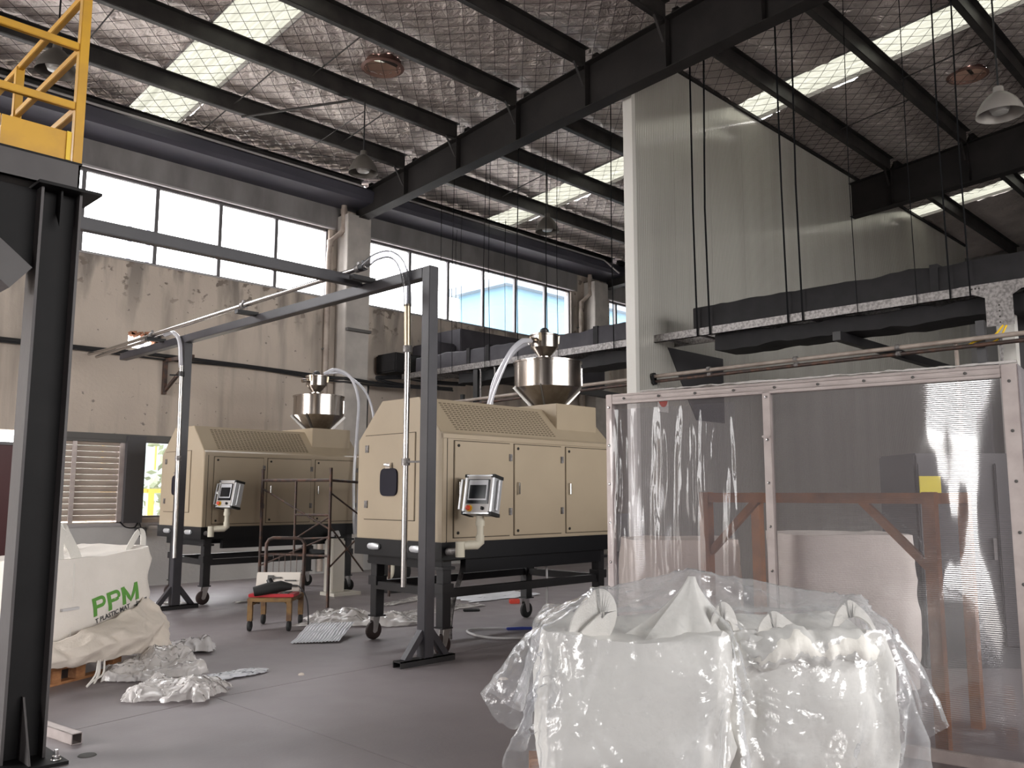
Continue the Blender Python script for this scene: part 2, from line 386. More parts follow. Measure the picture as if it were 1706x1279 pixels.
# window wall
WIN = [(-3.6, 1.35), (2.1, 10.0), (11.08, 17.9), (19.6, 26.6)]
SILL, HEAD = 5.73, 7.23
LOWW = [(3.6, 4.32, .0, 2.62), (4.62, 5.98, 1.12, 2.52), (6.30, 8.2, 1.18, 2.54)]
HOLE = (5.92, 6.44, 4.17, 4.44)
hs = [(a, b, SILL, HEAD) for a, b in WIN]+LOWW+[HOLE]
wn = struct(holes_wall(MB(), 'y', Y1, Y1+.24, X0, X1, 0, 8.3, hs).build('wall_north', 'stained_wall'))
# broken masonry round the hole
for k in range(15):
    t = k/15; 
    x, z = (HOLE[0]+.53*random.random(), HOLE[3]+random.uniform(-.03, .02)) if k < 9 else (HOLE[1]+random.uniform(-.05, .03), HOLE[2]+random.uniform(.03, .28))
    s = random.uniform(.025, .06)
    MB().box((-s, -.05, -s*.6), (s, .11, s*.6)).xf(Matrix.Translation((x, Y1+.03, z)) @ Matrix.Rotation(random.uniform(-.7, .7), 4, 'Y')).build('brick', 'brick', wn)
for a, b in WIN:
    MB().box((a-.25, Y1-.012, HEAD+.02), (b+.25, Y1, 7.74)).build('lintel', 'lintel', wn)
    MB().box((a-.1, Y1-.07, HEAD), (b+.1, Y1+.05, HEAD+.035)).build('window_ledge', 'ledge', wn)
    MB().box((a, Y1-.03, SILL-.02), (b, Y1+.2, SILL)).build('window_sill', 'ledge', wn)
PILLARS = [1.72, 10.5, 18.75, 27.1]
for x in PILLARS:
    MB().box((x-.3, 15.02, 0), (x+.3, Y1, 7.55)).build('pillar', 'concrete_pillar', wn, bevel=.012)
MB().box((10.2, 14.93, 5.0), (10.8, 15.02, 5.06)).build('strap_bracket', 'soot', wn)
gut = MB().prism([(15.42, 7.74), (14.72, 7.78), (14.66, 7.86), (14.66, 8.02), (14.8, 8.12), (15.42, 8.12)], X1, 'x', X0)
gut.build('gutter', 'gutter_steel', wn)
gp = MB().tube([(X0, 14.64, 8.06), (10.3, 14.64, 8.06)], .022, 6).build('gutter_rod', 'ledge', wn)
MB().tube([(10.9, 14.64, 8.06), (18.4, 14.64, 8.06), (18.9, 14.5, 7.75)], .022, 6).build('gutter_rod', 'ledge', wn)
MB().box((4.32, Y1-.03, 2.53), (8.3, Y1+.02, 2.63)).build('head_beam', 'soot', wn)
MB().box((5.98, Y1-.10, 1.1), (6.3, Y1, 2.6)).build('recess_panel', 'cabinet_dark', wn)
MB().box((4.4, Y1-.02, 1.05), (8.3, Y1+.02, 1.1)).build('window_ledge', 'ledge', wn)
# windows: frame, mullions, panes
def window(n, a, b, z0, z1, muls, y=Y1+.09):
    fr = struct(MB().box((a, y-.03, z0), (b, y+.03, z0+.04)).box((a, y-.03, z1-.04), (b, y+.03, z1)).box((a, y-.03, z0), (a+.04, y+.03, z1)).box((b-.04, y-.03, z0), (b, y+.03, z1)).build('window_%d' % n, 'window_frame'))
    e = [a]+muls+[b]
    for m in muls: MB().box((m-.035, y-.035, z0+.04), (m+.035, y+.035, z1-.04)).build('mullion', 'window_frame', fr)
    for i in range(len(e)-1): MB().box((e[i]+.02, y-.004, z0+.02), (e[i+1]-.02, y+.004, z1-.02)).build('pane', 'window_glass', fr)
    return fr
window(1, *WIN[0], SILL, HEAD, [-2.2, -.9, .3])
window(2, *WIN[1], SILL, HEAD, [2.6, 3.8, 5.04, 6.33, 7.57, 8.78])
window(3, *WIN[2], SILL, HEAD, [12.25, 13.6, 15.02, 16.35, 17.1][:1]+[13.43, 14.6, 15.75, 16.9])
window(4, *WIN[3], SILL, HEAD, [20.0, 21.3, 22.5, 23.7, 24.9])
window(5, *LOWW[2], [6.9, 7.55])
# roller shutter of separate laths
sh = thing('roller_shutter', 'closed beige lath shutter in the lower left wall, behind the black column', 'shutter', (5.3, Y1, 1.12))
for k in range(14):
    z = 1.14+k*.0985
    MB().prism([(Y1+.08, z), (Y1+.05, z+.012), (Y1+.035, z+.05), (Y1+.05, z+.088), (Y1+.08, z+.096)], 5.93, 'x', 4.66).build('slat', 'shutter', sh)
MB().box((5.12, Y1+.0, 1.12), (5.19, Y1+.035, 2.5)).build('guide_rail', 'frame_alu', sh)
MB().box((5.9, Y1-.0, 1.1), (5.98, Y1+.1, 2.52)).build('guide_rail', 'frame_alu', sh)
MB().box((4.62, Y1-.02, 2.48), (5.98, Y1+.1, 2.55)).build('housing', 'soot', sh)
d1 = struct(MB().box((3.62, Y1+.04, 0), (4.3, Y1+.09, 2.38)).build('door_1', 'door_red'))
MB().box((3.62, Y1+.05, 2.42), (4.3, Y1+.06, 2.6)).build('pane', 'window_glass', d1)
MB().box((3.6, Y1, 2.37), (4.32, Y1+.1, 2.42)).build('door_frame', 'window_frame', d1)
# other walls
struct(holes_wall(MB(), 'x', X0-.24, X0, Y0, Y1+.2, 0, 11, [(9.3, 15.2, 0, 7.4), (1.35, 2.45, 0, 4.2)]).build('wall_west', 'lintel'))
struct(holes_wall(MB(), 'y', Y0-.24, Y0, X0, X1, 0, 11, [(0, 15, 3.2, 6.2)]).build('wall_south', 'lintel'))
struct(MB().box((X1, Y0, 0), (X1+.24, Y1+.2, 11)).build('wall_east', 'soot'))

# ceiling: quilted foil between the skylights
SKX = [(5.5, 6.45), (14.2, 15.14), (22.9, 23.8)]
VENTS = [(8.17, 11.15), (16.7, 4.68)]
def ceiling_mesh():
    st = .042; parts = []
    def patch(xa, xb, ya, yb, st):
        nx, ny = max(2, int((xb-xa)/st)), max(2, int((yb-ya)/st))
        x = np.linspace(xa, xb, nx+1); y = np.linspace(ya, yb, ny+1); Xg, Yg = np.meshgrid(x, y)
        u = (Xg+Yg)/1.4142/.215; v = (Xg-Yg)/1.4142/.235
        q = np.abs(np.sin(PI*u))**.55*np.abs(np.sin(PI*v))**.55
        bay = np.abs(np.sin(PI*(Yg-11.9)/1.6))
        z = roofz(Yg)+.0+q*.034-.06*bay*(1+.5*np.sin(Xg*.9+Yg))-.012*np.sin(Xg*9+Yg*4)*np.sin(Yg*11-Xg*3)
        V = np.stack([Xg, Yg, z], -1).reshape(-1, 3); i = np.arange(nx); j = np.arange(ny); I, J = np.meshgrid(i, j); a = J*(nx+1)+I
        F = np.stack([a, a+1, a+nx+2, a+nx+1], -1).reshape(-1, 4); cx = V[F].mean(1)
        keep = np.ones(len(F), bool)
        for vx, vy in VENTS: keep &= np.hypot(cx[:, 0]-vx, cx[:, 1]-vy) > .30
        return V, F[keep]
    ex = [X0]+[t for s in SKX for t in s]+[X1]; V = []; F = []; o = 0
    for k in range(0, len(ex), 2):
        fine = st if k < 6 else .12
        for (ya, yb, s) in ((Y0, -1.0, .2), (-1.0, 15.3, fine)):
            v, f = patch(ex[k], ex[k+1], ya, yb, s); V.append(v); F.append(f+o); o += len(v)
    V = np.concatenate(V); F = np.concatenate(F)
    me = bpy.data.meshes.new('ceiling'); me.vertices.add(len(V)); me.vertices.foreach_set('co', V.ravel())
    me.loops.add(F.size); me.loops.foreach_set('vertex_index', F.ravel().astype(np.int32)); me.polygons.add(len(F))
    me.polygons.foreach_set('loop_start', (np.arange(len(F))*4).astype(np.int32)); me.update(calc_edges=True); me.shade_smooth()
    me.materials.append(MATS['foil']); o = bpy.data.objects.new('ceiling', me); COL.objects.link(o); return struct(o)
ceil = ceiling_mesh()
def net():
    m = MB(); r = .0045
    def warp(p, q):      # the quilting lines of the foil, followed a little below it
        n = max(3, int((Vector(q)-Vector(p)).length/.5)); P = []
        for k in range(n+1):
            x = p[0]+(q[0]-p[0])*k/n; y = p[1]+(q[1]-p[1])*k/n
            P.append((x, y, roofz(y)-.035-.06*abs(math.sin(PI*(y-11.9)/1.6))*(1+.5*math.sin(x*.9+y))))
        m.tube(P, r, 3, cap=False)
    ya, yb, xa, xb = -1, 15.2, -1, 23
    for d, sp in ((1, .215*1.4142), (-1, .235*1.4142)):
        c = (xa+d*ya if d > 0 else xa-yb); hi = (xb+yb if d > 0 else xb-ya); c = math.floor(c/sp)*sp
        while c < hi:      # x + d*y = c
            pts = [(c-d*y, y) for y in (ya, yb)]; t = []
            (x0, y0), (x1, y1) = pts
            lo, hi_ = 0.0, 1.0
            if x1 != x0:
                t0, t1 = sorted(((xa-x0)/(x1-x0), (xb-x0)/(x1-x0))); lo, hi_ = max(lo, t0), min(hi_, t1)
            if hi_-lo > .02: warp((x0+(x1-x0)*lo, y0+(y1-y0)*lo), (x0+(x1-x0)*hi_, y0+(y1-y0)*hi_))
            c += sp
    return stuff(m.build('wire_net', 'net_wire', ceil))
net()
def corr(xa, xb, ya, yb):
    n = 26; pr = []
    for k in range(n+1):
        x = xa-.05+(xb-xa+.1)*k/n; pr.append((x, (.028 if k % 4 in (1, 2) else 0)))
    V = []; F = []
    ys = [ya, (ya+yb)/2, yb]
    for y in ys: V += [(x, y, roofz(y)+.03+h) for x, h in pr]
    for j in range(2): F += [(j*(n+1)+i, j*(n+1)+i+1, (j+1)*(n+1)+i+1, (j+1)*(n+1)+i) for i in range(n)]
    return MB().add(V, F)
for a, b in SKX:
    corr(a, b, Y0, 15.12).build('skylight', 'skylight', ceil)
    for e in (a, b): MB().prism([(Y0, roofz(Y0)-.04), (15.1, roofz(15.1)-.04), (15.1, roofz(15.1)+.06), (Y0, roofz(Y0)+.06)], e+.012, 'x', e-.012).build('skylight_curb', 'ledge', ceil)
    c = MB()
    for k in range(9): x = a+(b-a)*k/8; c.box((x-.012, 15.1, 8.1), (x+.012, 15.14, 8.36))
    stuff(c.build('skylight_louvre', 'skylight', ceil)); MB().box((a, 15.14, 8.1), (b, 15.16, 8.38)).build('skylight_end', 'skylight', ceil)
RAFT = [1.9, 10.6, 19.35, 28.0]
PURY = [15.0, 13.5, 11.9, 10.3, 8.7, 7.1, 5.5, 3.9, 2.3, .7, -.9, -2.5, -4.1, -5.7]
for y in PURY:
    z = roofz(y)-.05
    p = MB()
    sec = [(y-.09, z), (y+.012, z), (y+.012, z-.265), (y+.11, z-.265), (y+.11, z-.225), (y+.105, z-.225), (y+.105, z-.259), (y-.004, z-.259), (y-.004, z-.012), (y-.09, z-.012)]
    for a, b in ((X0, 10.5), (10.7, 19.25), (19.45, X1)):
        MB().prism(sec, b, 'x', a).build('purlin', 'purlin_steel', ceil)
# sag rods and braces
for x, ya, yb in ((4.2, 13.5, 11.9), (7.3, 11.9, 10.3), (9.0, 13.5, 11.9), (6.75, 15.0, 13.5), (6.75, 13.5, 11.9), (13.3, 13.5, 11.9), (16.6, 7.1, 5.5), (15.6, 5.5, 3.9)):
    MB().tube([(x, ya, roofz(ya)-.2), (x+.05, yb, roofz(yb)-.12)], .012, 6).build('sag_rod', 'purlin_steel', ceil)
for p, q, r in (((8.1, 11.9, 8.32), (6.9, 13.5, 8.14), .022), ((8.35, 11.9, 8.2), (8.3, 13.5, 8.0), .008), ((7.2, 14.8, 8.1), (9.8, 13.5, 8.15), .008)):
    MB().tube([p, q], r, 6).build('sag_rod', 'purlin_steel', ceil)
# roof beams
def rafter(x, label):
    g = thing('roof_beam', label, 'beam', (x, 15.2, 7.5))
    yl = [15.3, 12, 9, 5, 0, Y0]; zb = lambda y: 7.50+.066*(15.2-y); zt = lambda y: roofz(y)-.29
    pl = [(y, zb(y)) for y in yl]; tp = [(y, zt(y)) for y in yl]
    MB().prism(pl+tp[::-1], x+.008, 'x', x-.008).build('web', 'roof_steel', g)
    MB().prism(pl+[(y, z+.016) for y, z in pl[::-1]], x+.13, 'x', x-.13).build('bottom_flange', 'roof_steel', g)
    MB().prism([(y, z-.016) for y, z in tp]+tp[::-1], x+.13, 'x', x-.13).build('top_flange', 'roof_steel', g)
    for y in (13.5, 11.9, 10.3, 8.7, 7.1, 5.5, 3.9):
        MB().box((x-.12, y-.006, zb(y)), (x+.12, y+.006, zt(y))).build('stiffener', 'roof_steel', g)
        for s in (-1, 1): MB().bar((x+s*.10, y+.05, zt(y)-.38), (x+s*.36, y+.05, roofz(y)-.27), .04, .012).build('knee_brace', 'roof_steel', g)
    return g
rafter(RAFT[1], 'wide black steel roof beam climbing from the first concrete pillar to the top edge')
rafter(RAFT[2], 'black steel roof beam crossing in front of the grey partition at upper right')
rafter(RAFT[0], 'black steel roof beam above the yellow railing, outside the picture at left')
# partition of ribbed sandwich panels
PY = 8.05
def panel(a, b):
    zt = roofz(PY)-.07; n = int(round((b-a)/.05)); k8 = n*8      # fine rolled ribs
    pr = [(a+(b-a)*k/k8, PY+.0026*math.cos(2*PI*k/8)) for k in range(k8+1)]
    return MB().prism(pr+[(b, PY+.09), (a, PY+.09)], zt, 'z', 0)
pw = struct(MB().box((10.88, PY+.095, 0), (27.3, PY+.13, roofz(PY)-.1)).build('wall_partition', 'partition_edge'))
xx = 10.92
while xx < 27.2:
    panel(xx, min(xx+1.15, 27.3)-.004).build('panel', 'partition', pw, smooth=True, angle=35); xx += 1.15
MB().box((10.83, PY-.04, 0), (10.918, PY+.14, roofz(PY)-.08)).build('edge_trim', 'partition_edge', pw)
MB().box((10.83, PY-.05, roofz(PY)-.12), (27.3, PY+.02, roofz(PY)-.06)).build('top_trim', 'roof_steel', pw)

# ================================================================== OUTSIDE
struct(MB().box((-60, -60, -.3), (90, 90, -.16)).build('yard_ground', 'yard')); bpy.data.objects['yard_ground'].name = 'ground'
bb = thing('storage_building', 'pale blue flat-topped building outside the second row of high windows', 'building', (28.5, 28.6, 0))
MB().box((28.5, 28.6, -.15), (48, 32, 11.5)).build('wall', 'blue_wall', bb)
MB().box((28.1, 28.2, 11.5), (48.3, 32.4, 11.9)).build('roof_slab', 'blue_band', bb)
MB().box((28.42, 28.52, 8.6), (48, 32.05, 8.72)).build('wall_band', 'pole_grey', bb)
tk = thing('roof_fan', 'small pale mast with crossed arms outside, left of the blue building', 'mast', (26.4, 31, 0))
MB().tube([(26.4, 31, -.15), (26.4, 31, 9.0)], .12, 8).build('mast', 'blue_band', tk); MB().bar((25.9, 31, 8.7), (26.9, 31, 8.9), .2, .16).bar((25.9, 31, 9.1), (26.8, 31, 9.0), .2, .14).build('arm', 'blue_band', tk)
for x, y, t in ((8.75, 23.1, 'left'), (9.25, 23.1, 'right')):
    tag(MB().tube([(x, y, -.15), (x, y, 14)], .06, 8).build('lamp_pole', 'pole_grey'), 'grey pole outside the first high window, %s one of the close pair' % t, 'pole')
gb = thing('green_building', 'green-grey building seen far away through the low window beside the shutter', 'building', (12.5, 30, 0))
MB().box((10, 30, -.15), (20, 36, 5.6)).build('wall', 'green_wall', gb)
for k in range(5): MB().box((10.4+k*1.8, 29.93, 3.6), (11.6+k*1.8, 30, 4.9)).build('window', 'blue_band', gb)
yf = thing('safety_fence', 'yellow pipe railing in the yard, seen through the low window', 'fence', (8.2, 19, 0))
for z in (.62, 1.62): MB().box((6.9, 18.98, z), (11, 19.04, z+.09)).build('rail', 'fence_yellow', yf)
for k in range(4): MB().box((7.9+k*1.0, 18.95, -.15), (8.03+k*1.0, 19.06, 1.7)).build('post', 'fence_yellow', yf)
for k in range(3): MB().tube([(8+k*1.3, 22, 2.2+0*k), (8+k*1.3, 22, 5)], .03, 5).build('mesh_post', 'fence_yellow', yf)
for z in (3.2, 3.7, 4.3): MB().tube([(7, 22, z), (12, 22, z)], .03, 5).build('mesh_rail', 'fence_yellow', yf)
sb = MB(); 
for k in range(420):
    c = Vector((9.6+random.gauss(0, .8), 21+random.gauss(0, .4), 1.4+random.gauss(0, .75))); a = Vector((random.gauss(0, 1), random.gauss(0, 1), random.gauss(0, 1))).normalized()*.14; b = a.cross(Vector((random.random(), 1, .3))).normalized()*.06
    sb.add([c-a, c+b, c+a, c-b], [(0, 1, 2, 3)])
sr = thing('shrub', 'thin leafy shrub outside the low window beside the shutter', 'shrub', (9.6, 21, -.15)); stuff(sb.build('foliage', 'leaf', sr))
for k in range(6): MB().tube([(9.6, 21, -.15), (9.6+random.gauss(0, .5), 21+random.gauss(0, .2), 2.2)], .02, 5).build('stem', 'rust_tube', sr)

# ================================================================== MACHINES
def machine(label):
    g = thing('granule_machine', label, 'machine', (7.1, 7.4, 0))
    xa, xb, yf, yb = 5.75, 8.5, 6.68, 8.14
    prof = [(yb, 1.12), (yb, 2.2), (7.72, 2.62), (7.08, 2.62), (yf, 2.2), (yf, 1.12)]
    body = MB().prism(prof, xb, 'x', xa).build('housing', 'cream_paint', g, bevel=.006)
    MB().prism([(yf-.012, 2.17), (yf-.012, 2.215), (yf+.03, 2.24), (yf+.03, 2.17)], xb, 'x', xa).build('drip_edge', 'cream_paint', body)
    # side doors with hinges, locks and pulls
    for (a, b) in ((5.9, 6.70), (6.775, 7.545), (7.63, 8.42)):
        d = MB().box((a, yf-.014, 1.165), (b, yf+.004, 2.145)).build('side_door', 'cream_paint', g, bevel=.004)
        MB().box((a-.008, yf-.002, 1.156), (b+.008, yf+.001, 2.154)).build('door_gap', 'door_seam', d)
        for z in (1.38, 1.96): MB().box((b-.015, yf-.024, z), (b+.03, yf-.012, z+.075)).tube([(b+.008, yf-.026, z), (b+.008, yf-.026, z+.075)], .009, 6).build('hinge', 'galvanised', d)
        MB().tube([(a+.045, yf-.013, 1.6), (a+.045, yf-.045, 1.605), (a+.045, yf-.045, 1.725), (a+.045, yf-.013, 1.73)], .009, 6).build('handle', 'chrome', d)
        for z in (1.21, 2.10): MB().lathe([(.016, 0), (.016, -.008), (.006, -.010)], (a+.05, yf-.014, z), 10, 'y').build('lock', 'dark_slot', d)
    MB().box((xa+.055, yf-.004, 1.12), (xa+.061, yf+.01, 2.2)).build('panel_seam', 'dark_slot', body)
    # end door
    d = MB().box((xa-.012, 7.12, 1.33), (xa+.004, 8.0, 2.245)).build('end_door', 'cream_paint', g, bevel=.004)
    MB().box((xa-.002, 7.112, 1.322), (xa+.001, 8.008, 2.253)).build('door_gap', 'door_seam', d)
    for z in (1.45, 2.06): MB().box((xa-.022, 7.93, z), (xa-.010, 7.985, z+.08)).build('hinge', 'galvanised', d)
    w0 = MB(); rr = []
    for k in range(28):
        t = 2*PI*k/28; c, s_ = math.cos(t), math.sin(t); e = lambda v: math.copysign(abs(v)**.45, v)
        rr.append((7.545+.148*e(c), 1.73+.15*e(s_)))
    w0.prism(rr, xa-.03, 'x', xa-.01).build('sight_window', 'window_dark', g, smooth=True)
    MB().box((xa-.045, 7.5, 1.875), (xa-.01, 7.58, 1.935)).tube([(xa-.04, 7.5, 1.905), (xa-.04, 7.6, 1.915)], .014, 8).build('latch', 'chrome', g)
    # louvre slots on the sloping shoulder
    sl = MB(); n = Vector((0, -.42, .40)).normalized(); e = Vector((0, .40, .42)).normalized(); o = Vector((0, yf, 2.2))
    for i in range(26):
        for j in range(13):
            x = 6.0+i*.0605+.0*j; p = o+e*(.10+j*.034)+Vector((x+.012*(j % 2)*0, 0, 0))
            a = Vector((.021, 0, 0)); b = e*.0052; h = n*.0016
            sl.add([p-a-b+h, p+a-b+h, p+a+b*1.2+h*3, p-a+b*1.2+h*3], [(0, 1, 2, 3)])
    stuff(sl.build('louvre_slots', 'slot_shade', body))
    MB().prism([(6.84, 2.30), (6.84, 2.68), (7.8, 2.68), (7.8, 2.60), (7.1, 2.60)], 8.40, 'x', 7.66).build('hopper_seat', 'cream_paint', g, bevel=.006)
    # black skirt, legs, rails, castors
    sk = MB().box((xa-.015, yf-.015, .945), (xb+.01, yf+.03, 1.12)).box((xa-.015, yb-.03, .945), (xb+.01, yb+.015, 1.12)).box((xa-.015, yf+.03, .945), (xa+.03, yb-.03, 1.12)).box((xb-.035, yf+.03, .945), (xb+.01, yb-.03, 1.12))
    sk.build('skirt', 'machine_black', g)
    MB().box((xa+.03, yf+.03, .99), (xb-.03, yb-.03, 1.06)).build('base_plate', 'machine_black', g)
    MB().box((6.1, yf+.03, .80), (8.3, yf+.11, .945)).build('cross_beam', 'machine_black', g); MB().box((6.1, yb-.11, .80), (8.3, yb-.03, .945)).build('cross_beam', 'machine_black', g)
    MB().box((5.84, yf+.1, .84), (5.94, yb-.1, .945)).build('cross_beam', 'machine_black', g)
    for y in (7.05, 7.78):
        MB().lathe([(0, 0), (.02, 0), (.03, .02), (.034, .1), (.03, .18), (.02, .2), (0, .2)], (0, 0, 0), 14, 'y').xf(Matrix.Translation((xa-.03, y-.1, 1.04)) @ Matrix.Diagonal((.7, 1, 1.1, 1))).build('grip', 'aluminium', g, smooth=True)
    LEG = [(5.90, 6.82), (8.38, 6.82), (8.38, 8.03), (5.97, 8.03)]
    for i, (x, y) in enumerate(LEG):
        lg = MB().box((x-.055, y-.055, .27), (x+.055, y+.055, .95)).box((x-.075, y-.075, .60), (x+.075, y+.075, .70)).box((x-.085, y-.085, .84), (x+.085, y+.085, .87)).build('leg', 'black_steel', g, bevel=.004)
        cz = MB().box((x-.07, y-.07, .255), (x+.07, y+.07, .27)).build('caster', 'black_steel', g)
        dx, dy = [(-.035, -.03), (.03, -.02), (.02, .02), (-.02, .03)][i]
        for s in (-1, 1): MB().prism([(x-.045, .255), (x+.045, .255), (x+dx+.028, .085), (x+dx-.028, .085)], y+dy+s*.034, 'y', y+dy+s*.028).build('fork', 'chrome', cz)
        MB().lathe([(.03, -.022), (.088, -.022), (.1, -.014), (.1, .014), (.088, .022), (.03, .022)], (x+dx, y+dy, .1), 20, 'y').build('wheel', 'caster_red' if i in (0, 3) else 'rubber', cz, smooth=True)
        MB().lathe([(.03, -.03), (.03, .03)], (x+dx, y+dy, .1), 12, 'y').build('hub', 'chrome', cz)
    R = [((5.95, 6.82), (8.33, 6.82)), ((8.38, 6.87), (8.38, 7.98)), ((8.33, 8.03), (6.02, 8.03)), ((5.95, 7.98), (5.92, 6.87))]
    for a, b in R: MB().bar((*a, .60), (*b, .60), .07, .085).build('rail', 'black_steel', g)
    # control box on a jointed arm
    p = Matrix.Translation((5.985, 6.36, 1.59)) @ Matrix.Rotation(math.radians(-76+0), 4, 'Z') @ Matrix.Rotation(math.radians(-11), 4, 'X')
    # local: front faces -y, width x, height z
    cb = MB().box((-.15, -.06, -.19), (.15, .1, .19)).xf(p).build('control_box', 'grey_panel', g, bevel=.006)
    MB().box((.15, -.055, -.185), (.172, .098, .185)).xf(p).build('side_profile', 'aluminium', cb); MB().box((-.172, -.055, -.185), (-.15, .098, .185)).xf(p).build('side_profile', 'aluminium', cb)
    MB().box((-.15, -.066, .182), (.15, .1, .196)).box((-.15, -.066, -.196), (.15, .1, -.182)).xf(p).build('edge_profile', 'aluminium', cb)
    cc = MB()
    for sx in (-1, 1):
        for szz in (-1, 1): cc.box((sx*.135, -.062, szz*.17), (sx*.178, .106, szz*.203))
    stuff(cc.xf(p).build('corner_cap', 'rubber', cb))
    MB().tube([p @ Vector(q) for q in ((-.172, -.03, -.15), (-.215, -.05, -.15), (-.215, -.05, .15), (-.172, -.03, .15))], .012, 8).build('handle', 'aluminium', cb)
    MB().tube([p @ Vector(q) for q in ((.172, .0, -.15), (.20, -.0, -.15), (.20, -.0, .15), (.172, .0, .15))], .012, 8).build('handle', 'aluminium', cb)
    MB().box((-.128, -.068, -.095), (.128, -.06, .150)).xf(p).build('screen_bezel', 'screen_black', cb)
    MB().box((-.112, -.071, -.06), (.112, -.068, .142)).xf(p).build('screen', 'screen_white', cb); MB().box((-.096, -.074, -.045), (.096, -.071, .092)).xf(p).build('screen_glass', 'screen_black', cb)
    q = p @ Matrix.Translation((-.085, -.06, -.140))
    MB().lathe([(.034, 0), (.034, -.008)], (0, 0, 0), 16, 'y').xf(q).build('button_ring', 'yellow_ring', cb)
    MB().lathe([(.014, 0), (.014, -.02), (.026, -.022), (.024, -.04), (.01, -.044)], (0, 0, 0), 16, 'y').xf(q).build('stop_button', 'red_button', cb, smooth=True)
    q = p @ Matrix.Translation((.07, -.06, -.140))
    MB().lathe([(.018, 0), (.018, -.012), (.01, -.014)], (0, 0, 0), 12, 'y').box((-.005, -.03, -.016), (.005, -.01, .016)).xf(q).build('selector_knob', 'rubber', cb)
    pc = p @ Vector((0, .02, -.2))
    ar = MB().tube([pc, (pc.x, pc.y, 1.33)], .04, 14).tube([(pc.x, pc.y, 1.35), (pc.x, pc.y, 1.17)], .034, 14).lathe([(.046, 0), (.046, .05)], (pc.x, pc.y, 1.29), 14).build('arm_post', 'cream_tube', g, smooth=True)
    MB().tube([(pc.x, pc.y, 1.20), (pc.x, pc.y, 1.13), (pc.x-.03, pc.y+.01, 1.105), (pc.x-.17, pc.y+.06, 1.10)], [.042, .046, .046, .042], 14).tube([(pc.x-.2, pc.y+.07, 1.14), (pc.x-.2, pc.y+.07, .99)], .046, 14).build('arm_elbow', 'cream_tube', g, smooth=True)
    MB().tube([(pc.x-.2, pc.y+.07, 1.04), (5.81, 6.67, 1.03)], .035, 12).build('arm_joint', 'galvanised', g, smooth=True)
    return g
mA = machine('near cream machine on castors right of the pipe rack, stainless hopper on top')
mB = dup(mA, (.12, 5.48, 0), 'far cream machine standing by the stained wall, behind the trolley')

def hopper(label):
    c = (8.12, 7.4, 2.68)
    g = thing('feed_hopper', label, 'hopper', c)
    MB().lathe([(.17, 0), (.19, .02), (.425, .25), (.43, .26)], c, 40).build('cone', 'stainless', g, smooth=True)
    MB().lathe([(.43, .26), (.43, .58), (.445, .58), (.445, .60), (.41, .61), (.0, .62)], c, 40).build('drum', 'stainless', g, smooth=True)
    for t in (-2.6, -.35, 1.2, 2.7):
        x, y = c[0]+.36*math.cos(t), c[1]+.36*math.sin(t)
        MB().bar((c[0]+.46*math.cos(t), c[1]+.46*math.sin(t), c[2]+.26), (c[0]+.2*math.cos(t), c[1]+.2*math.sin(t), c[2]+.0), .012, .045).build('brace', 'brace_steel', g)
    MB().lathe([(.008, .30), (.008, .52)], (c[0]+.30, c[1]-.315, c[2]), 8).build('level_tube', 'chrome', g); MB().lathe([(.008, .30), (.008, .56)], (c[0]+.44, c[1]-.0, c[2]), 8).build('level_tube', 'chrome', g)
    l = (c[0]-.06, c[1], c[2]+.62)
    ld = MB().lathe([(.13, 0), (.13, .03), (.075, .035), (.075, .05), (.172, .16), (.178, .16), (.178, .31), (.19, .315), (.19, .33), (.13, .35), (0, .36)], l, 28).build('loader', 'stainless', g, smooth=True)
    MB().lathe([(.05, .35), (.06, .37), (.055, .40), (.03, .42), (0, .425)], l, 14).tube([(l[0]+.02, l[1], l[2]+.38), (l[0]-.14, l[1]-.1, l[2]+.34)], .02, 8).build('motor', 'black_steel', ld, smooth=True)
    for t in (-.4, 1.8, 3.6): MB().bar((l[0]+.19*math.cos(t), l[1]+.19*math.sin(t), l[2]+.23), (l[0]+.2*math.cos(t), l[1]+.2*math.sin(t), l[2]+.33), .03, .02).build('clamp', 'brass_clamp', ld)
    MB().tube([(l[0]-.17, l[1]-.02, l[2]+.24), (l[0]-.30, l[1]-.03, l[2]+.22)], .035, 10).build('inlet_stub', 'stainless', ld, smooth=True)
    return g
hA = hopper('large polished hopper with small loader on top of the near machine')
hB = dup(hA, (.12, 5.48, 0), 'smaller looking dark polished hopper with draped clear hoses, on the far machine')
def hose(pts, r, label, mat='hose', cat='hose', name='clear_hose'):
    return tag(MB().tube(bez(pts, 8), r, 10).build(name, mat, smooth=True), label, cat)
hose([(7.78, 7.37, 3.52), (7.60, 7.37, 3.48), (7.42, 7.40, 3.30), (7.25, 7.46, 2.92), (7.17, 7.5, 2.64)], .034, 'wide clear hose curving down left of the near hopper')
hose([(7.86, 7.50, 3.52), (7.80, 7.66, 3.44), (7.76, 7.90, 3.2), (7.70, 8.0, 2.9), (7.66, 7.96, 2.42)], .034, 'second clear hose dropping close behind the near hopper')
hose([(8.22, 12.72, 3.66), (8.38, 12.6, 3.74), (8.55, 12.4, 3.6), (8.62, 12.25, 3.2), (8.5, 12.1, 2.6), (8.43, 12.05, 1.9), (8.41, 12.0, 1.3), (8.42, 11.98, .95)], .026, 'clear hose from the far loader hanging straight down past the scaffold frame')
hose([(8.28, 12.74, 3.68), (8.55, 12.6, 3.68), (8.85, 12.4, 3.4), (8.98, 12.3, 2.95), (8.86, 12.2, 2.5), (8.6, 12.1, 2.0), (8.50, 12.03, 1.4), (8.47, 12.02, .95)], .022, 'thin clear hose from the far loader bowing out to the right')
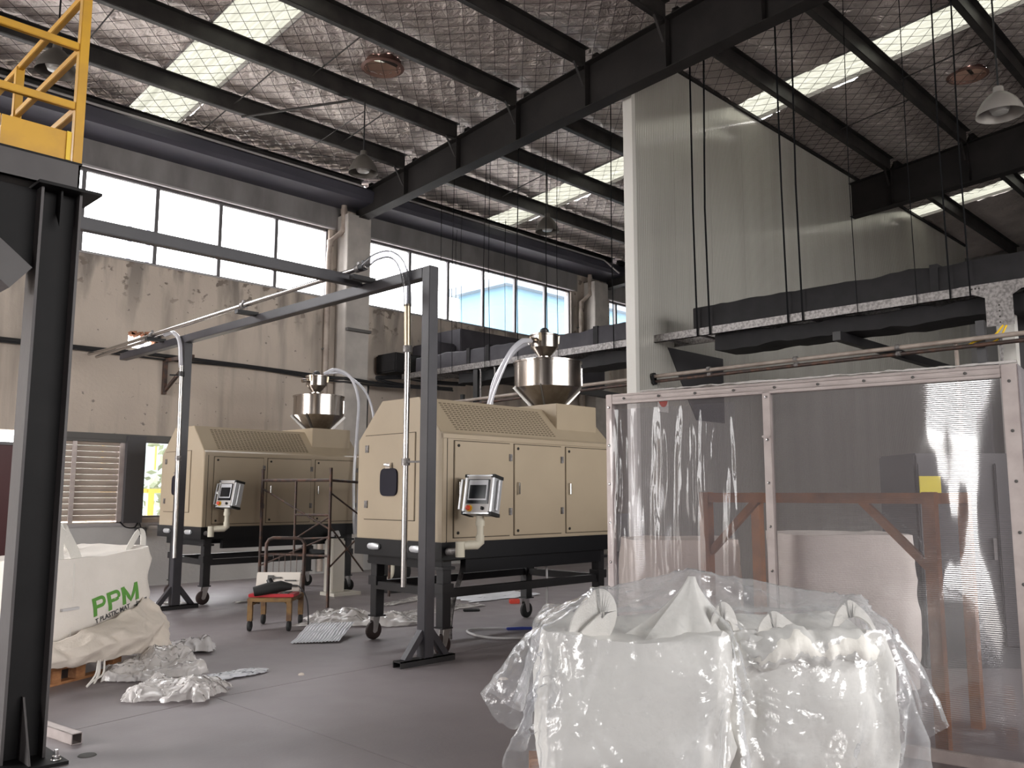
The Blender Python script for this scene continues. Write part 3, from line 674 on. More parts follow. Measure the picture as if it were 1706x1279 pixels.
hose([(8.45, 7.7, 2.74), (8.52, 7.7, 2.66), (8.62, 7.55, 2.62), (8.66, 7.45, 2.45), (8.72, 7.4, 2.30), (8.58, 7.35, 2.28)], .01, 'thin black cable looping at the right of the near hopper', 'cable_black', 'cable', 'cable')

# ================================================================== PIPE RACK
g = thing('pipe_rack', 'dark grey square-tube gantry frame spanning in front of both machines', 'frame', (5.47, 6.58, 0))
MB().box((5.41, 6.52, .06), (5.53, 6.64, 3.88)).build('post', 'grey_steel', g, bevel=.006)
MB().box((5.41, 12.0, .06), (5.53, 12.12, 3.77)).build('post', 'grey_steel', g, bevel=.006)
MB().box((5.41, 6.64, 3.77), (5.53, 14.4, 3.88)).build('top_beam', 'grey_steel', g, bevel=.006)
MB().box((-1.5, 7.66, 3.85), (5.41, 7.76, 3.96)).build('tie_beam', 'grey_steel', g, bevel=.006)
for y in (6.58, 12.06):
    f = MB().box((5.13, y-.06, 0), (5.80, y-.05, .06)).box((5.13, y+.05, 0), (5.80, y+.06, .06)).box((5.13, y-.06, .05), (5.80, y+.06, .06)).build('foot_channel', 'black_steel', g)
    MB().bar((5.22, y, .05), (5.42, y, .30), .07, .06).build('gusset', 'grey_steel', g)
    MB().bar((5.72, y, .05), (5.52, y, .30), .07, .06).build('gusset', 'grey_steel', g)
for y in (7.5, 10.0, 12.75): MB().box((5.15, y-.04, 3.86), (5.44, y+.04, 3.91)).build('pipe_arm', 'black_steel', g)
for z in (1.92,): MB().bar((5.40, 6.80, z), (5.50, 6.62, z), .03, .02).build('pipe_clip', 'galvanised', g)
for z in (3.3,): MB().bar((5.30, 12.2, z), (5.47, 12.1, z), .04, .02).build('pipe_clip', 'black_steel', g)

def clamp(c, r, axis, par, name='clamp', mat='galvanised'):
    MB().lathe([(r, -.035), (r+.012, -.035), (r+.012, .035), (r, .035)], c, 16, axis).box((c[0]-.01, c[1]-.02, c[2]+r), (c[0]+.01, c[1]+.02, c[2]+r+.04)).build(name, mat, par)
p1 = thing('conveying_pipe', 'long stainless pipe on the gantry with a clear arched hose dropping beside the near post', 'pipe', (5.42, 6.83, .72))
MB().tube([(5.24, 7.35, 3.99), (5.24, 14.6, 3.93), (5.24, 15.3, 3.95)], .028, 14).build('long_pipe', 'stainless_pipe', p1, smooth=True)
MB().tube(bez([(5.24, 7.42, 3.99), (5.25, 7.22, 4.06), (5.29, 7.02, 4.06), (5.34, 6.90, 3.95), (5.38, 6.85, 3.72), (5.39, 6.84, 3.50)], 8), .041, 16).build('arched_hose', 'hose_grey', p1, smooth=True)
MB().tube([(5.39, 6.84, 3.52), (5.40, 6.84, 3.05)], .036, 14).build('sleeve', 'brass_clamp', p1, smooth=True)
MB().tube([(5.40, 6.84, 3.1), (5.40, 6.84, .70)], .030, 14).build('down_pipe', 'stainless_pipe', p1, smooth=True)
clamp((5.24, 7.42, 3.99), .03, 'y', p1, 'coupling', 'black_steel'); clamp((5.24, 7.5, 3.99), .03, 'y', p1); clamp((5.24, 10.0, 3.97), .03, 'y', p1); clamp((5.24, 12.75, 3.95), .03, 'y', p1); clamp((5.40, 6.84, 1.92), .031, 'z', p1); clamp((5.40, 6.84, 3.06), .034, 'z', p1)
p2 = thing('conveying_pipe', 'shorter stainless pipe with clear hose top beside the far gantry post', 'pipe', (5.38, 12.02, .7))
MB().tube([(5.33, 12.5, 3.93), (5.33, 15.2, 3.90)], .026, 12).build('long_pipe', 'stainless_pipe', p2, smooth=True)
MB().tube(bez([(5.33, 12.5, 3.93), (5.34, 12.25, 3.93), (5.36, 12.08, 3.8), (5.37, 12.03, 3.55), (5.37, 12.0, 3.4)], 7), .03, 12).build('arched_hose', 'hose', p2, smooth=True)
MB().tube([(5.37, 11.98, 3.42), (5.37, 11.9, .72)], .03, 12).build('down_pipe', 'stainless_pipe', p2, smooth=True)
clamp((5.37, 11.94, 2.1), .031, 'z', p2); clamp((5.37, 11.97, 3.3), .031, 'z', p2, 'clamp', 'black_steel')

# ================================================================== LEFT COLUMN AND PLATFORM
g = thing('steel_column', 'massive dark H-section steel column at the left edge carrying the platform', 'column', (1.83, 5.95, 0))
MB().box((1.672, 5.944, .02), (1.885, 5.956, 3.54)).build('web', 'column_steel', g)
MB().box((1.655, 5.85, .02), (1.672, 6.05, 3.54)).build('flange', 'column_flange', g); MB().box((1.885, 5.85, .02), (1.902, 6.05, 3.54)).build('flange', 'column_flange', g)
MB().box((1.50, 5.68, 0), (1.98, 6.2, .02)).build('base_plate', 'column_steel', g)
MB().prism([(5.72, .02), (5.85, .02), (5.944, .02), (5.944, .38), (5.91, .38)], 1.784, 'x', 1.772).build('gusset', 'column_flange', g)
for x, y in ((1.57, 5.75), (1.93, 5.75), (1.57, 6.13), (1.93, 6.13)):
    MB().lathe([(.03, 0), (.03, .004), (.022, .004), (.022, .024), (.012, .024), (.012, .06), (0, .062)], (x, y, .02), 12).build('anchor_bolt', 'chrome', g)
MB().box((1.62, 5.78, 3.54), (2.0, 6.12, 3.56)).build('cap_plate', 'column_steel', g)
MB().prism([(5.85, 3.3), (5.85, 3.54), (6.05, 3.54)], 1.784, 'x', 1.772).build('stiffener', 'column_steel', g)
MB().bar((1.575, 5.95, 2.93), (.72, 5.95, 3.62), .20, .19, (0, 0, 1)).build('knee_brace', 'column_flange', g)
MB().prism([(1.12, 3.54), (1.655, 3.0), (1.655, 3.54)], 5.956, 'y', 5.944).build('haunch_plate', 'column_steel', g)
g = thing('platform_deck', 'grey steel edge beam and deck of the raised platform on the left column', 'platform', (0, 7, 3.56))
MB().box((-3, 5.86, 3.56), (1.88, 5.872, 3.74)).build('edge_beam', 'column_flange', g); MB().box((-3, 5.86, 3.56), (1.88, 5.98, 3.572)).build('beam_flange', 'column_steel', g)
MB().box((1.868, 5.86, 3.56), (1.88, 9, 3.74)).build('side_beam', 'column_steel', g); MB().box((-3, 5.86, 3.74), (1.89, 9, 3.755)).build('deck_plate', 'column_steel', g)
g = thing('guard_railing', 'yellow guard railing with toe board at top left on the platform edge', 'railing', (1.86, 5.9, 3.755))
for x, y, t in ((1.86, 5.9, 5.2), (.35, 5.9, 4.95), (-1.2, 5.9, 4.95), (1.86, 7.35, 4.95), (1.86, 8.9, 4.95)):
    MB().box((x-.03, y-.03, 3.755), (x+.03, y+.03, t)).build('post', 'yellow_paint', g, bevel=.004)
for z in (4.145, 4.56, 4.95):
    MB().box((-3, 5.88, z-.025), (1.83, 5.92, z+.025)).build('rail', 'yellow_paint', g, bevel=.004); MB().box((1.84, 5.93, z-.025), (1.88, 8.9, z+.025)).build('rail', 'yellow_paint', g, bevel=.004)
for a, b in ((-3, 1.40), (1.406, 1.82)): MB().box((a, 5.872, 3.757), (b, 5.88, 3.95)).build('toe_board', 'yellow_paint', g)
MB().box((1.86, 5.93, 3.757), (1.868, 8.9, 3.9)).build('toe_board', 'yellow_paint', g)
MB().box((1.785, 5.86, 3.757), (1.81, 5.88, 3.95)).build('board_clip', 'yellow_ring', g)

# ================================================================== WALL FITTINGS
pts = bez([(X0, 15.36, 4.03), (3.9, 15.36, 4.05), (6.2, 15.36, 4.08), (8.5, 15.36, 4.06), (10.0, 15.3, 4.02), (10.3, 14.95, 3.98), (11.2, 14.9, 3.94), (12.6, 14.35, 3.92)], 5)
wl = thing('wall_conduit', 'black cable conduit running along the whole stained wall at mid height', 'conduit', (3.9, 15.36, 4.05))
MB().tube(pts, .035, 8).build('pipe', 'cable_black', wl, smooth=True)
MB().tube([(p[0], p[1]-.03, p[2]-.055+.02*math.sin(p[0]*1.7)) for p in pts], .018, 6).build('cable', 'cable_black', wl, smooth=True)
MB().tube(bez([(10.9, 14.85, 4.05), (11.6, 14.8, 4.12), (12.4, 14.7, 4.08), (13.2, 14.6, 4.1)], 5), .05, 6).tube(bez([(10.9, 14.8, 4.0), (11.7, 14.75, 3.95), (12.5, 14.7, 3.98)], 5), .03, 6).build('cable_bundle', 'cable_black', wl, smooth=True)
MB().tube(bez([(11.0, 15.3, 3.95), (10.98, 15.3, 3.6), (10.97, 15.3, 2.8), (10.95, 15.3, 2.2)], 5), .04, 8).build('drop_pipe', 'cable_black', wl, smooth=True)
MB().tube([(4.5, 15.3, 4.07), (4.9, 15.3, 4.11)], .03, 6).build('green_tie', 'print_green', wl)
wb = thing('wall_bracket', 'rusty triangular steel bracket fixed on the wall below the conduit', 'bracket', (6.6, 15.4, 3.6))
MB().box((6.56, 15.33, 3.38), (6.62, 15.42, 4.03)).build('upright', 'rust_tube', wb); MB().bar((6.59, 15.38, 4.0), (6.72, 14.55, 4.0), .06, .06).build('arm', 'rust_tube', wb); MB().bar((6.59, 15.38, 3.42), (6.72, 14.6, 3.98), .05, .05).build('strut', 'rust_tube', wb)
jb = thing('junction_box', 'small dark junction box with a looped cable under the low window', 'switch box', (6.3, 15.4, .95))
MB().box((6.22, 15.33, .86), (6.40, 15.42, 1.02)).build('box', 'cabinet_dark', jb, bevel=.01); MB().tube(bez([(5.95, 15.39, 1.12), (6.05, 15.38, 1.03), (6.2, 15.38, 1.02), (6.27, 15.39, 1.12), (6.31, 15.38, 1.02)], 5), .012, 6).build('cable', 'cable_black', jb); MB().box((6.45, 15.40, .98), (6.62, 15.42, 1.06)).build('label_plate', 'grey_panel', jb)
def downpipe(x, label):
    g = thing('rain_pipe', label, 'pipe', (x, 15.3, 0))
    MB().tube([(x+.06, 15.2, 7.75), (x+.06, 15.2, 7.2), (x-.18, 15.33, 6.93), (x-.2, 15.34, 6.6), (x-.2, 15.34, .05)], .06, 12).build('pipe', 'pvc_pipe', g, smooth=True)
    for z in (7.62, 7.2, 6.9): MB().lathe([(.07, -.06), (.07, .06)], (x+(.06 if z > 7 else -.18), 15.2 if z > 7 else 15.33, z), 12).build('socket', 'pvc_pipe', g, smooth=True)
    for z in (6.2, 4.6, 2.5): MB().box((x-.27, 15.33, z), (x-.13, 15.42, z+.03)).build('pipe_clip', 'soot', g)
downpipe(10.15, 'beige plastic rain pipe beside the first concrete pillar'); downpipe(18.4, 'beige plastic rain pipe beside the second pillar, behind the near hopper')

# lamps and roof fans
def lamp(x, y, zb, ztop, label, r=.25, mat='lamp_shade'):
    g = thing('pendant_lamp', label, 'lamp', (x, y, zb))
    MB().lathe([(r, 0), (r*1.0, .015), (r*.93, .09), (r*.72, .2), (r*.42, .29), (r*.24, .32), (r*.22, .40), (0, .41)], (x, y, zb), 28, cap=False).build('shade', mat, g, smooth=True)
    MB().lathe([(0, .02), (.10, .03), (.13, .09), (.07, .16), (0, .17)], (x, y, zb), 16).build('bulb', 'lamp_glass', g, smooth=True)
    MB().tube([(x, y, zb+.4), (x, y, ztop)], .012, 6).build('rod', 'cable_black', g)
lamp(8.36, 11.9, 7.08, roofz(11.9)-.28, 'dome lamp hanging above the far machine, in front of the quilted roof')
lamp(13.06, 11.9, 7.08, roofz(11.9)-.28, 'dome lamp hanging before the middle skylight, left of the grey partition')
lamp(3.43, 11.9, 7.12, roofz(11.9)-.28, 'dark dome lamp seen through the yellow railing at top left')
lamp(12.75, 3.2, 6.78, roofz(3.2)-.1, 'large pale dome lamp at the right edge near the roof', .30, 'lamp_pale')
def vent(x, y, label, r=.31):
    z = roofz(y); g = thing('roof_vent', label, 'vent', (x, y, z-.12))
    MB().lathe([(r+.05, -.10), (r, -.12), (r, .16), (r+.05, .16)], (x, y, z), 28, cap=False).build('collar', 'vent_brown', g, smooth=True)
    MB().lathe([(r, .16), (r, .34), (r*.8, .42), (0, .46)], (x, y, z), 28, cap=False).build('turbine', 'skylight', g, smooth=True)
    for k in range(8): t = k*PI/4; MB().bar((x+r*.97*math.cos(t), y+r*.97*math.sin(t), z+.15), (x+r*.97*math.cos(t+.3), y+r*.97*math.sin(t+.3), z+.34), .06, .01).build('blade', 'vent_brown', g)
    MB().bar((x-r*.95, y, z+.05), (x+r*.95, y, z+.05), .05, .03).tube([(x, y, z+.05), (x, y, z+.42)], .03, 8).build('spindle', 'black_steel', g)
vent(8.17, 11.15, 'round roof vent near the big roof beam, brown rim'); vent(16.7, 4.68, 'small round roof vent at upper right above the pale lamp')

# ================================================================== TRAY, DUCTS, PIPES, ROPES
g = thing('cable_tray', 'long galvanised cable tray hung on ropes, passing through the grey partition', 'tray', (11.6, 7, 4.04))
for a, b in ((-2, 1.0), (1.004, 4.0), (4.004, 6.97), (6.974, 9.0), (9.004, 12.0), (12.004, 14.6)):
    MB().box((11.38, a, 4.03), (11.395, b, 4.155)).box((11.38, a, 4.03), (11.42, b, 4.04)).build('side_rail', 'galvanised', g)
    MB().box((11.96, a, 4.03), (11.975, b, 4.155)).box((11.94, a, 4.03), (11.975, b, 4.04)).build('side_rail', 'galvanised', g)
k = -1.8
while k < 14.5:
    if abs(k-PY) > .2: MB().box((11.395, k-.03, 4.04), (11.96, k+.03, 4.06)).build('rung', 'galvanised', g)
    k += .6
MB().prism([(2.55, 4.155), (3.45, 4.155), (3.40, 4.08), (3.25, 4.02), (3.16, 3.98), (3.16, 3.62), (2.86, 3.62), (2.86, 3.98), (2.76, 4.04), (2.6, 4.06)], 11.375, 'x', 11.362).build('hanger_plate', 'galvanised', g)
hp = MB()
for y, z in [(3.01, 3.66+.07*i) for i in range(4)]+[(3.3-.04*i, 4.11) for i in range(3)]+[(2.7-.04*i, 4.11) for i in range(3)]: hp.lathe([(.011, -.002), (.011, 0)], (11.362, y, z), 8, 'x')
stuff(hp.build('bolt_holes', 'dark_slot', g))
def duct(y0, y1, z0, z1, mat, label, x0=11.44, x1=11.92, joints=(), sag=.03, cat='duct', name='insulated_duct'):
    n = max(6, int((y1-y0)/.12)); V = []; F = []
    for i in range(n+1):
        y = y0+(y1-y0)*i/n; a, b = sag*nz((1.3, y*2.1, z0), 1), sag*nz((4.1, y*2.1, z0), 1)
        V += [(x0-abs(a)*.3, y, z0+b*.6), (x1, y, z0+b*.4), (x1, y, z1+a*.6), (x0+.02, y, z1+a), (x0, y, z1-.02+a)]
    for i in range(n): F += [(i*5+k, i*5+(k+1) % 5, (i+1)*5+(k+1) % 5, (i+1)*5+k) for k in range(5)]
    F += [(4, 3, 2, 1, 0), tuple(n*5+k for k in range(5))]
    o = MB().add(V, F).build(name, mat, smooth=True, angle=50)
    for j in joints: MB().box((x0-.018, j-.05, z0-.01), (x1+.018, j+.05, z1+.022)).build('joint_band', 'black_foam', o)
    return tag(o, label, cat)
duct(-2, 7.34, 4.165, 4.50, 'black_foam', 'black wrapped duct lying on the tray in front of the grey partition', joints=(3.75,))
duct(8.22, 14.2, 4.165, 4.46, 'grey_foam', 'dark grey wrapped duct on the tray left of the partition, behind the near hopper', joints=(9.3, 12.0, 12.55))
duct(-2, 7.0, 3.80, 4.02, 'black_foam', 'black sagging duct slung under the tray in front of the partition', 11.5, 12.1, sag=.06)
duct(8.3, 12.9, 3.80, 4.02, 'black_foam', 'black sagging duct slung under the tray left of the partition', 11.5, 12.1, sag=.06)
db = thing('duct_box', 'big dark square ventilation box on the stained wall under the second window row', 'duct box', (14, 14.7, 4.4))
MB().box((12.75, 14.25, 4.35), (17.9, 15.4, 5.30)).build('plenum', 'grey_foam', db, bevel=.02)
MB().box((12.2, 14.4, 4.2), (12.75, 15.3, 4.95)).build('elbow', 'grey_foam', db, bevel=.03); MB().box((11.98, 14.5, 4.2), (12.2, 15.2, 4.5)).build('damper', 'black_foam', db, bevel=.02)
eb = thing('fan_unit', 'black fan unit on the wall left of the big duct box', 'fan', (11.6, 15, 4.1))
MB().box((11.2, 14.6, 4.2), (11.95, 15.3, 4.62)).build('casing', 'black_foam', eb, bevel=.03); MB().lathe([(.16, 0), (.16, .12)], (11.6, 14.48, 4.4), 16, 'y').build('inlet', 'rubber', eb)
def channel(p, q, label):
    g = thing('support_channel', label, 'channel', p)
    MB().bar(p, q, .11, .12).build('arm', 'black_steel', g); return g
channel((11.3, 5.0, 3.74), (15.6, 5.0, 3.74), 'dark steel support arm sticking out under the tray before the partition')
channel((10.9, 9.85, 3.45), (12.9, 9.85, 3.40), 'dark steel support arm right of the near hopper, left of the partition')
channel((11.45, 12.3, 3.3), (11.45, 12.3, 4.03), 'short dark upright under the tray above the near machine')
hp = thing('hanger_frame', 'pale hooked steel hanger under the tray behind the near machine', 'hanger', (11.4, 11.7, 3.4))
for y in (11.75, 12.15): MB().tube(bez([(11.42, y+.06, 4.03), (11.4, y, 3.98), (11.4, y, 3.6), (11.4, y, 3.35)], 4), .018, 6).build('rod', 'galvanised', hp)
MB().bar((11.4, 11.6, 3.36), (11.4, 12.6, 3.34), .05, .05).build('cross_bar', 'galvanised', hp); MB().box((11.3, 12.2, 3.2), (11.5, 12.7, 3.34)).build('valve', 'cable_black', hp); MB().box((11.36, 12.62, 3.34), (11.42, 12.7, 3.56)).build('valve_lever', 'cable_black', hp)
for i, (dx, z, r, ya, m, lab) in enumerate(((0, 3.50, .030, -2, 'pvc_pipe', 'pale pipe below the tray, upper of the two running out of the partition'), (.02, 3.42, .026, -2, 'rust_tube', 'dark pipe just under the pale pipe below the tray'))):
    g = thing('utility_pipe', lab, 'pipe', (11.3, 5, z))
    MB().tube([(11.3+dx, ya, z), (11.3+dx, 8.0, z-.03)], r, 10).build('pipe', m, g, smooth=True)
    for y in (7.0, 5.6, 4.2): MB().lathe([(r+.008, -.03), (r+.008, .03)], (11.3+dx, y, z-.012), 10, 'y').build('coupling', 'galvanised', g)
    MB().lathe([(r+.03, 0), (r+.03, .03)], (11.3+dx, 7.99, z-.03), 12, 'y').build('flange', 'cable_black', g)
    MB().tube([(11.3+dx, 8.2, z-.03), (11.3+dx, 14.2, z-.1)], r, 10).build('pipe', m, g, smooth=True)
g = thing('pipe_stand', 'dark square post and pale conduits holding the pipes near the right edge', 'post', (11.45, 3.25, 0))
MB().box((11.40, 3.20, 0), (11.47, 3.30, 3.72)).build('post', 'cabinet_dark', g); MB().tube([(11.36, 3.52, 3.48), (11.36, 3.52, .05)], .025, 8).build('conduit', 'pvc_pipe', g); MB().tube([(11.36, 3.02, 3.48), (11.36, 3.02, .05)], .02, 8).build('conduit', 'galvanised', g)
MB().box((11.7, 2.95, 0), (11.85, 3.15, 4.0)).build('post', 'partition_edge', g)
tag(MB().tube(bez([(11.36, 2.98, 3.62), (11.36, 3.1, 3.5), (11.36, 3.3, 3.46), (11.4, 3.45, 3.40)], 5), .012, 6).tube(bez([(11.38, 2.95, 3.62), (11.38, 3.05, 3.46), (11.4, 3.25, 3.4)], 5), .012, 6).build('yellow_cable', 'yellow_ring'), 'yellow cable loop below the perforated hanger plate at right', 'cable')
g = thing('switch_tower', 'tall dark steel cabinet behind the pipes at the right edge', 'cabinet', (13.2, 2.4, 0))
MB().box((12.8, 1.2, 0), (13.8, 3.3, 3.95)).build('body', 'cabinet_dark', g, bevel=.01)
for y in (1.25, 2.28): MB().box((12.78, y, .1), (12.8, y+.98, 3.85)).build('door', 'cabinet_dark', g, bevel=.004)
# ropes carrying the tray
ROPE = [(7.22, .016), (7.0, .016), (5.72, .014), (5.5, .014), (4.72, .006), (3.95, .006), (3.55, .010), (3.32, .010), (13.3, .006), (12.95, .006), (12.0, .006), (11.85, .006), (11.1, .008), (10.35, .008), (10.1, .006), (8.85, .009)]
ORD = ['leftmost', 'second from the left', 'third from the left', 'fourth from the left', 'fifth from the left', 'sixth from the left', 'seventh from the left', 'eighth from the left', 'ninth from the left', 'tenth from the left', 'eleventh from the left', 'rightmost']
def rope(x, y, z0, r, label, group):
    return tag(MB().tube([(x, y, z0), (x-.01+.03*nz((y, x, 2)), y+.02, z0+2), (x+random.uniform(-.06, .06), y, roofz(y)-.15)], r, 6).build('rope', 'rope_black'), label, 'rope', group)
for k, (y, r) in enumerate(q for q in ROPE if q[0] < 7.5 and q[1] > .012):
    rope(11.36, y, 4.03, r, 'thick black rope before the grey partition, %s of the four' % (ORD[k] if k < 3 else 'rightmost'), 'black ropes before the partition')
for k, (y, r) in enumerate(q for q in ROPE if q[0] < 7.5 and q[1] <= .012):
    rope(11.36, y, 4.03, r, 'thin rope holding the tray at right, %s of the four' % (ORD[k] if k < 3 else 'rightmost'), 'thin ropes at right')
WIRES = sorted([(11.36, y, 4.03, r) for y, r in ROPE if y > 7.5]+[(13.0, 14.5, 5.3, .005), (13.1, 14.8, 5.3, .005), (14.4, 14.5, 5.3, .005), (14.5, 14.6, 5.3, .005)], key=lambda q: q[0]/q[1])
for k, (x, y, z, r) in enumerate(WIRES):
    rope(x, y, z, r, 'thin dark wire before the second window row, %s of the twelve' % (ORD[k] if k < 11 else 'rightmost'), 'thin wires before the windows')
sg = thing('prohibition_sign', 'small white sign with a red ring on the partition above the clear screen', 'sign', (11.5, 8.04, 3.1))
MB().box((11.42, 8.03, 2.92), (11.72, 8.044, 3.26)).build('plate', 'partition_edge', sg); MB().lathe([(.085, 0), (.12, 0), (.12, -.004), (.085, -.004)], (11.57, 8.03, 3.12), 24, 'y').build('ring', 'red_plastic', sg); MB().bar((11.50, 8.026, 3.19), (11.64, 8.026, 3.05), .025, .004, (0, 1, 0)).build('slash', 'red_plastic', sg)
sc = thing('soot_panel', 'dark steel backing plate on the partition behind the tray and pipes', 'plate', (12.6, 8.03, 3.5))
MB().prism([(11.75, 4.0), (13.45, 4.0), (13.45, 2.85), (12.55, 2.85), (12.3, 3.2)], 8.044, 'y', 8.036).build('plate', 'cabinet_dark', sc)

# ================================================================== SCAFFOLD, TROLLEY, PUMP
g = thing('scaffold_frame', 'rusty tubular scaffold frame standing between the two machines', 'scaffold', (6.9, 11, 0))
A, B_ = (7.10, 10.72), (6.72, 11.78)
C_ = (8.55, 11.2)
for (x, y), t in ((A, 1.98), ((6.62, 12.0-.2), 1.97), (C_, 1.9)): MB().tube([(x, y, 0), (x, y, t)], .024, 10).build('post', 'rust_tube', g, smooth=True)
B_ = (6.62, 11.8)
mid = ((A[0]+B_[0])/2, (A[1]+B_[1])/2)
def tb(p, q, r=.018): MB().tube([p, q], r, 8).build('bar', 'rust_tube', g, smooth=True)
tb((*A, 1.80), (*B_, 1.80), .022); tb((*A, .72), (*B_, .72)); tb((*mid, 1.8), (*mid, .72)); tb((*A, 1.3), (*mid, 1.3)); tb((*B_, 1.68), (*A, 1.1), .014)
tb((*A, 1.8), (*C_, 1.75), .02); tb((*A, 1.62), (*C_, .9), .013); tb((*A, .55), (*C_, 1.45), .013); tb((*A, 1.15), (7.9, 11.0, .45), .013); tb((*mid, .95), (*A, 1.28), .013); tb((*B_, .55), (*A, 1.0), .012); tb((*A, .98), (*mid, .95), .014)
ct = Matrix.Translation((5.42, 9.38, 0)) @ Matrix.Rotation(math.radians(-45), 4, 'Z')
g = thing('hand_trolley', 'worn yellow hand trolley with tall loop handle and a toolbox on its deck', 'trolley', (5.42, 9.38, 0))
MB().box((-.26, -.05, .34), (.26, .62, .385)).xf(ct).build('deck', 'cart_yellow', g, bevel=.006)
for x in (-.23, .23):
    for y in (-.01, .56):
        l = MB().box((x-.028, y-.028, .12), (x+.028, y+.028, .34)).xf(ct).build('leg', 'cart_yellow', g); MB().lathe([(.02, -.018), (.06, -.018), (.066, 0), (.06, .018), (.02, .018)], (x, y+.0, .066), 16, 'x').xf(ct).build('wheel', 'rubber', l, smooth=True)
        MB().bar((x, y, .30), (x*.6, y+(.12 if y < .2 else -.12), .345), .03, .02).xf(ct).build('brace', 'cart_yellow', l)
MB().tube([ct @ Vector(p) for p in ((-.24, .6, .36), (-.24, .62, .98), (-.21, .62, 1.03), (-.16, .62, 1.05), (.16, .62, 1.05), (.21, .62, 1.03), (.24, .62, .98), (.24, .6, .36))], .022, 10).build('loop_handle', 'rust_tube', g, smooth=True)
gm = MB()
for k in range(7): gm.tube([ct @ Vector((-.22+k*.0733, .62, .36)), ct @ Vector((-.22+k*.0733, .62, .86))], .004, 5)
gm.tube([ct @ Vector((-.24, .62, .86)), ct @ Vector((.24, .62, .86))], .006, 5); gm.tube([ct @ Vector((-.24, .62, .6)), ct @ Vector((.24, .62, .6))], .006, 5)
stuff(gm.build('wire_mesh', 'rust_tube', g))
g = thing('toolbox', 'open red and white tool case lying on the trolley deck', 'toolbox', (5.42, 9.38, .385))
MB().box((-.27, .02, .387), (.27, .30, .425)).xf(ct).build('tray', 'toolbox_red', g, bevel=.006)
ld = MB().box((-.27, -.012, 0), (.27, .012, .23)).xf(ct @ Matrix.Translation((0, .31, .425)) @ Matrix.Rotation(math.radians(-14), 4, 'X')).build('lid', 'toolbox_white', g, bevel=.008)
ins = ct @ Matrix.Translation((0, .31, .425)) @ Matrix.Rotation(math.radians(-14), 4, 'X')
for a, b in (((-.13, -.03, .13), (-.06, -.012, .19)), ((-.07, -.03, .15), (.03, -.012, .17)), ((-.2, -.03, .04), (-.04, -.012, .06)), ((.06, -.03, .05), (.24, -.012, .065)), ((.08, -.03, .12), (.22, -.012, .135))): MB().box(a, b).xf(ins).build('tool_insert', 'soot', ld)
for x in (-.14, 0, .14): MB().box((x-.05, .05, .425), (x+.05, .28, .432)).xf(ct).build('tool_slot', 'soot', g)
g = thing('power_tool', 'black power tool with cable lying across the open tool case', 'tool', (5.35, 9.3, .46))
MB().tube([ct @ Vector(p) for p in ((-.2, -.01, .455), (-.05, .04, .485), (.1, .09, .51), (.22, .12, .50))], [.055, .07, .065, .035], 12).build('body', 'rubber', g, smooth=True); MB().tube([ct @ Vector(p) for p in ((.0, .07, .5), (-.05, .09, .59))], [.045, .035], 10).build('handle', 'cable_black', g, smooth=True)
MB().tube(bez([ct @ Vector(p) for p in ((.2, .14, .52), (.32, .1, .5), (.42, .05, .35), (.45, .02, .1), (.44, .0, .012), (.4, -.1, .012))], 6), .008, 6).build('cable', 'cable_black', g)
g = thing('pale_cabinet', 'narrow cream cabinet on a foot plate beside the scaffold frame', 'cabinet', (8.06, 12.0, 0))
pmx = RZ((8.06, 12.0, 0), 0)
MB().box((-.12, -.12, .05), (.12, .12, .86)).xf(pmx).build('body', 'pale_enamel', g, bevel=.012); MB().box((-.16, -.25, 0), (.35, .15, .05)).xf(pmx).build('foot', 'pale_enamel', g); MB().box((-.10, -.10, .86), (.10, .10, .89)).xf(pmx).build('cap', 'pale_enamel', g); MB().tube([(8.0, 12.0, .92), (8.0, 12.0, .97), (8.1, 12.0, .98), (8.12, 12.0, .92)], .04, 8).build('lid_bag', 'white_cloth', g, smooth=True)
g = thing('vacuum_blower', 'dark blower with bent cream pipe on the floor behind the near machine', 'blower', (9.0, 11.7, 0))
MB().lathe([(.0, -.2), (.16, -.2), (.2, -.14), (.2, .14), (.16, .2), (0, .2)], (9.1, 11.75, .32), 24, 'x').build('motor', 'rubber', g, smooth=True); MB().box((8.8, 11.5, 0), (9.5, 12.0, .08)).build('skid', 'black_steel', g); MB().box((8.95, 11.6, .08), (9.3, 11.9, .2)).build('cradle', 'black_steel', g)
MB().tube(bez([(8.86, 11.6, .95), (8.86, 11.55, .6), (8.86, 11.52, .36), (8.78, 11.52, .24), (8.5, 11.55, .2)], 6), .035, 10).build('bent_pipe', 'cream_tube', g, smooth=True); MB().lathe([(.10, 0), (.14, .04), (.14, .26), (.1, .3)], (8.86, 11.6, .78), 16).build('filter', 'pale_enamel', g, smooth=True); MB().lathe([(.05, 0), (.09, .05), (.06, .12)], (8.6, 11.5, .28), 12, 'y').build('valve', 'galvanised', g, smooth=True)
hose([(7.65, 7.0, .78), (7.6, 6.95, .5), (7.55, 6.92, .2), (7.35, 6.9, .02), (7.0, 6.95, .02), (6.85, 7.2, .02), (6.95, 7.6, .02), (7.2, 7.7, .02), (7.75, 7.3, .02)], .014, 'thin white hose looping on the floor under the near machine', 'white_cloth')
hose([(6.9, 7.6, .95), (6.75, 7.5, .7), (6.6, 7.45, .45), (6.5, 7.4, .2), (6.5, 7.4, .015)], .03, 'grey flexible hose slanting under the near machine', 'galvanised')

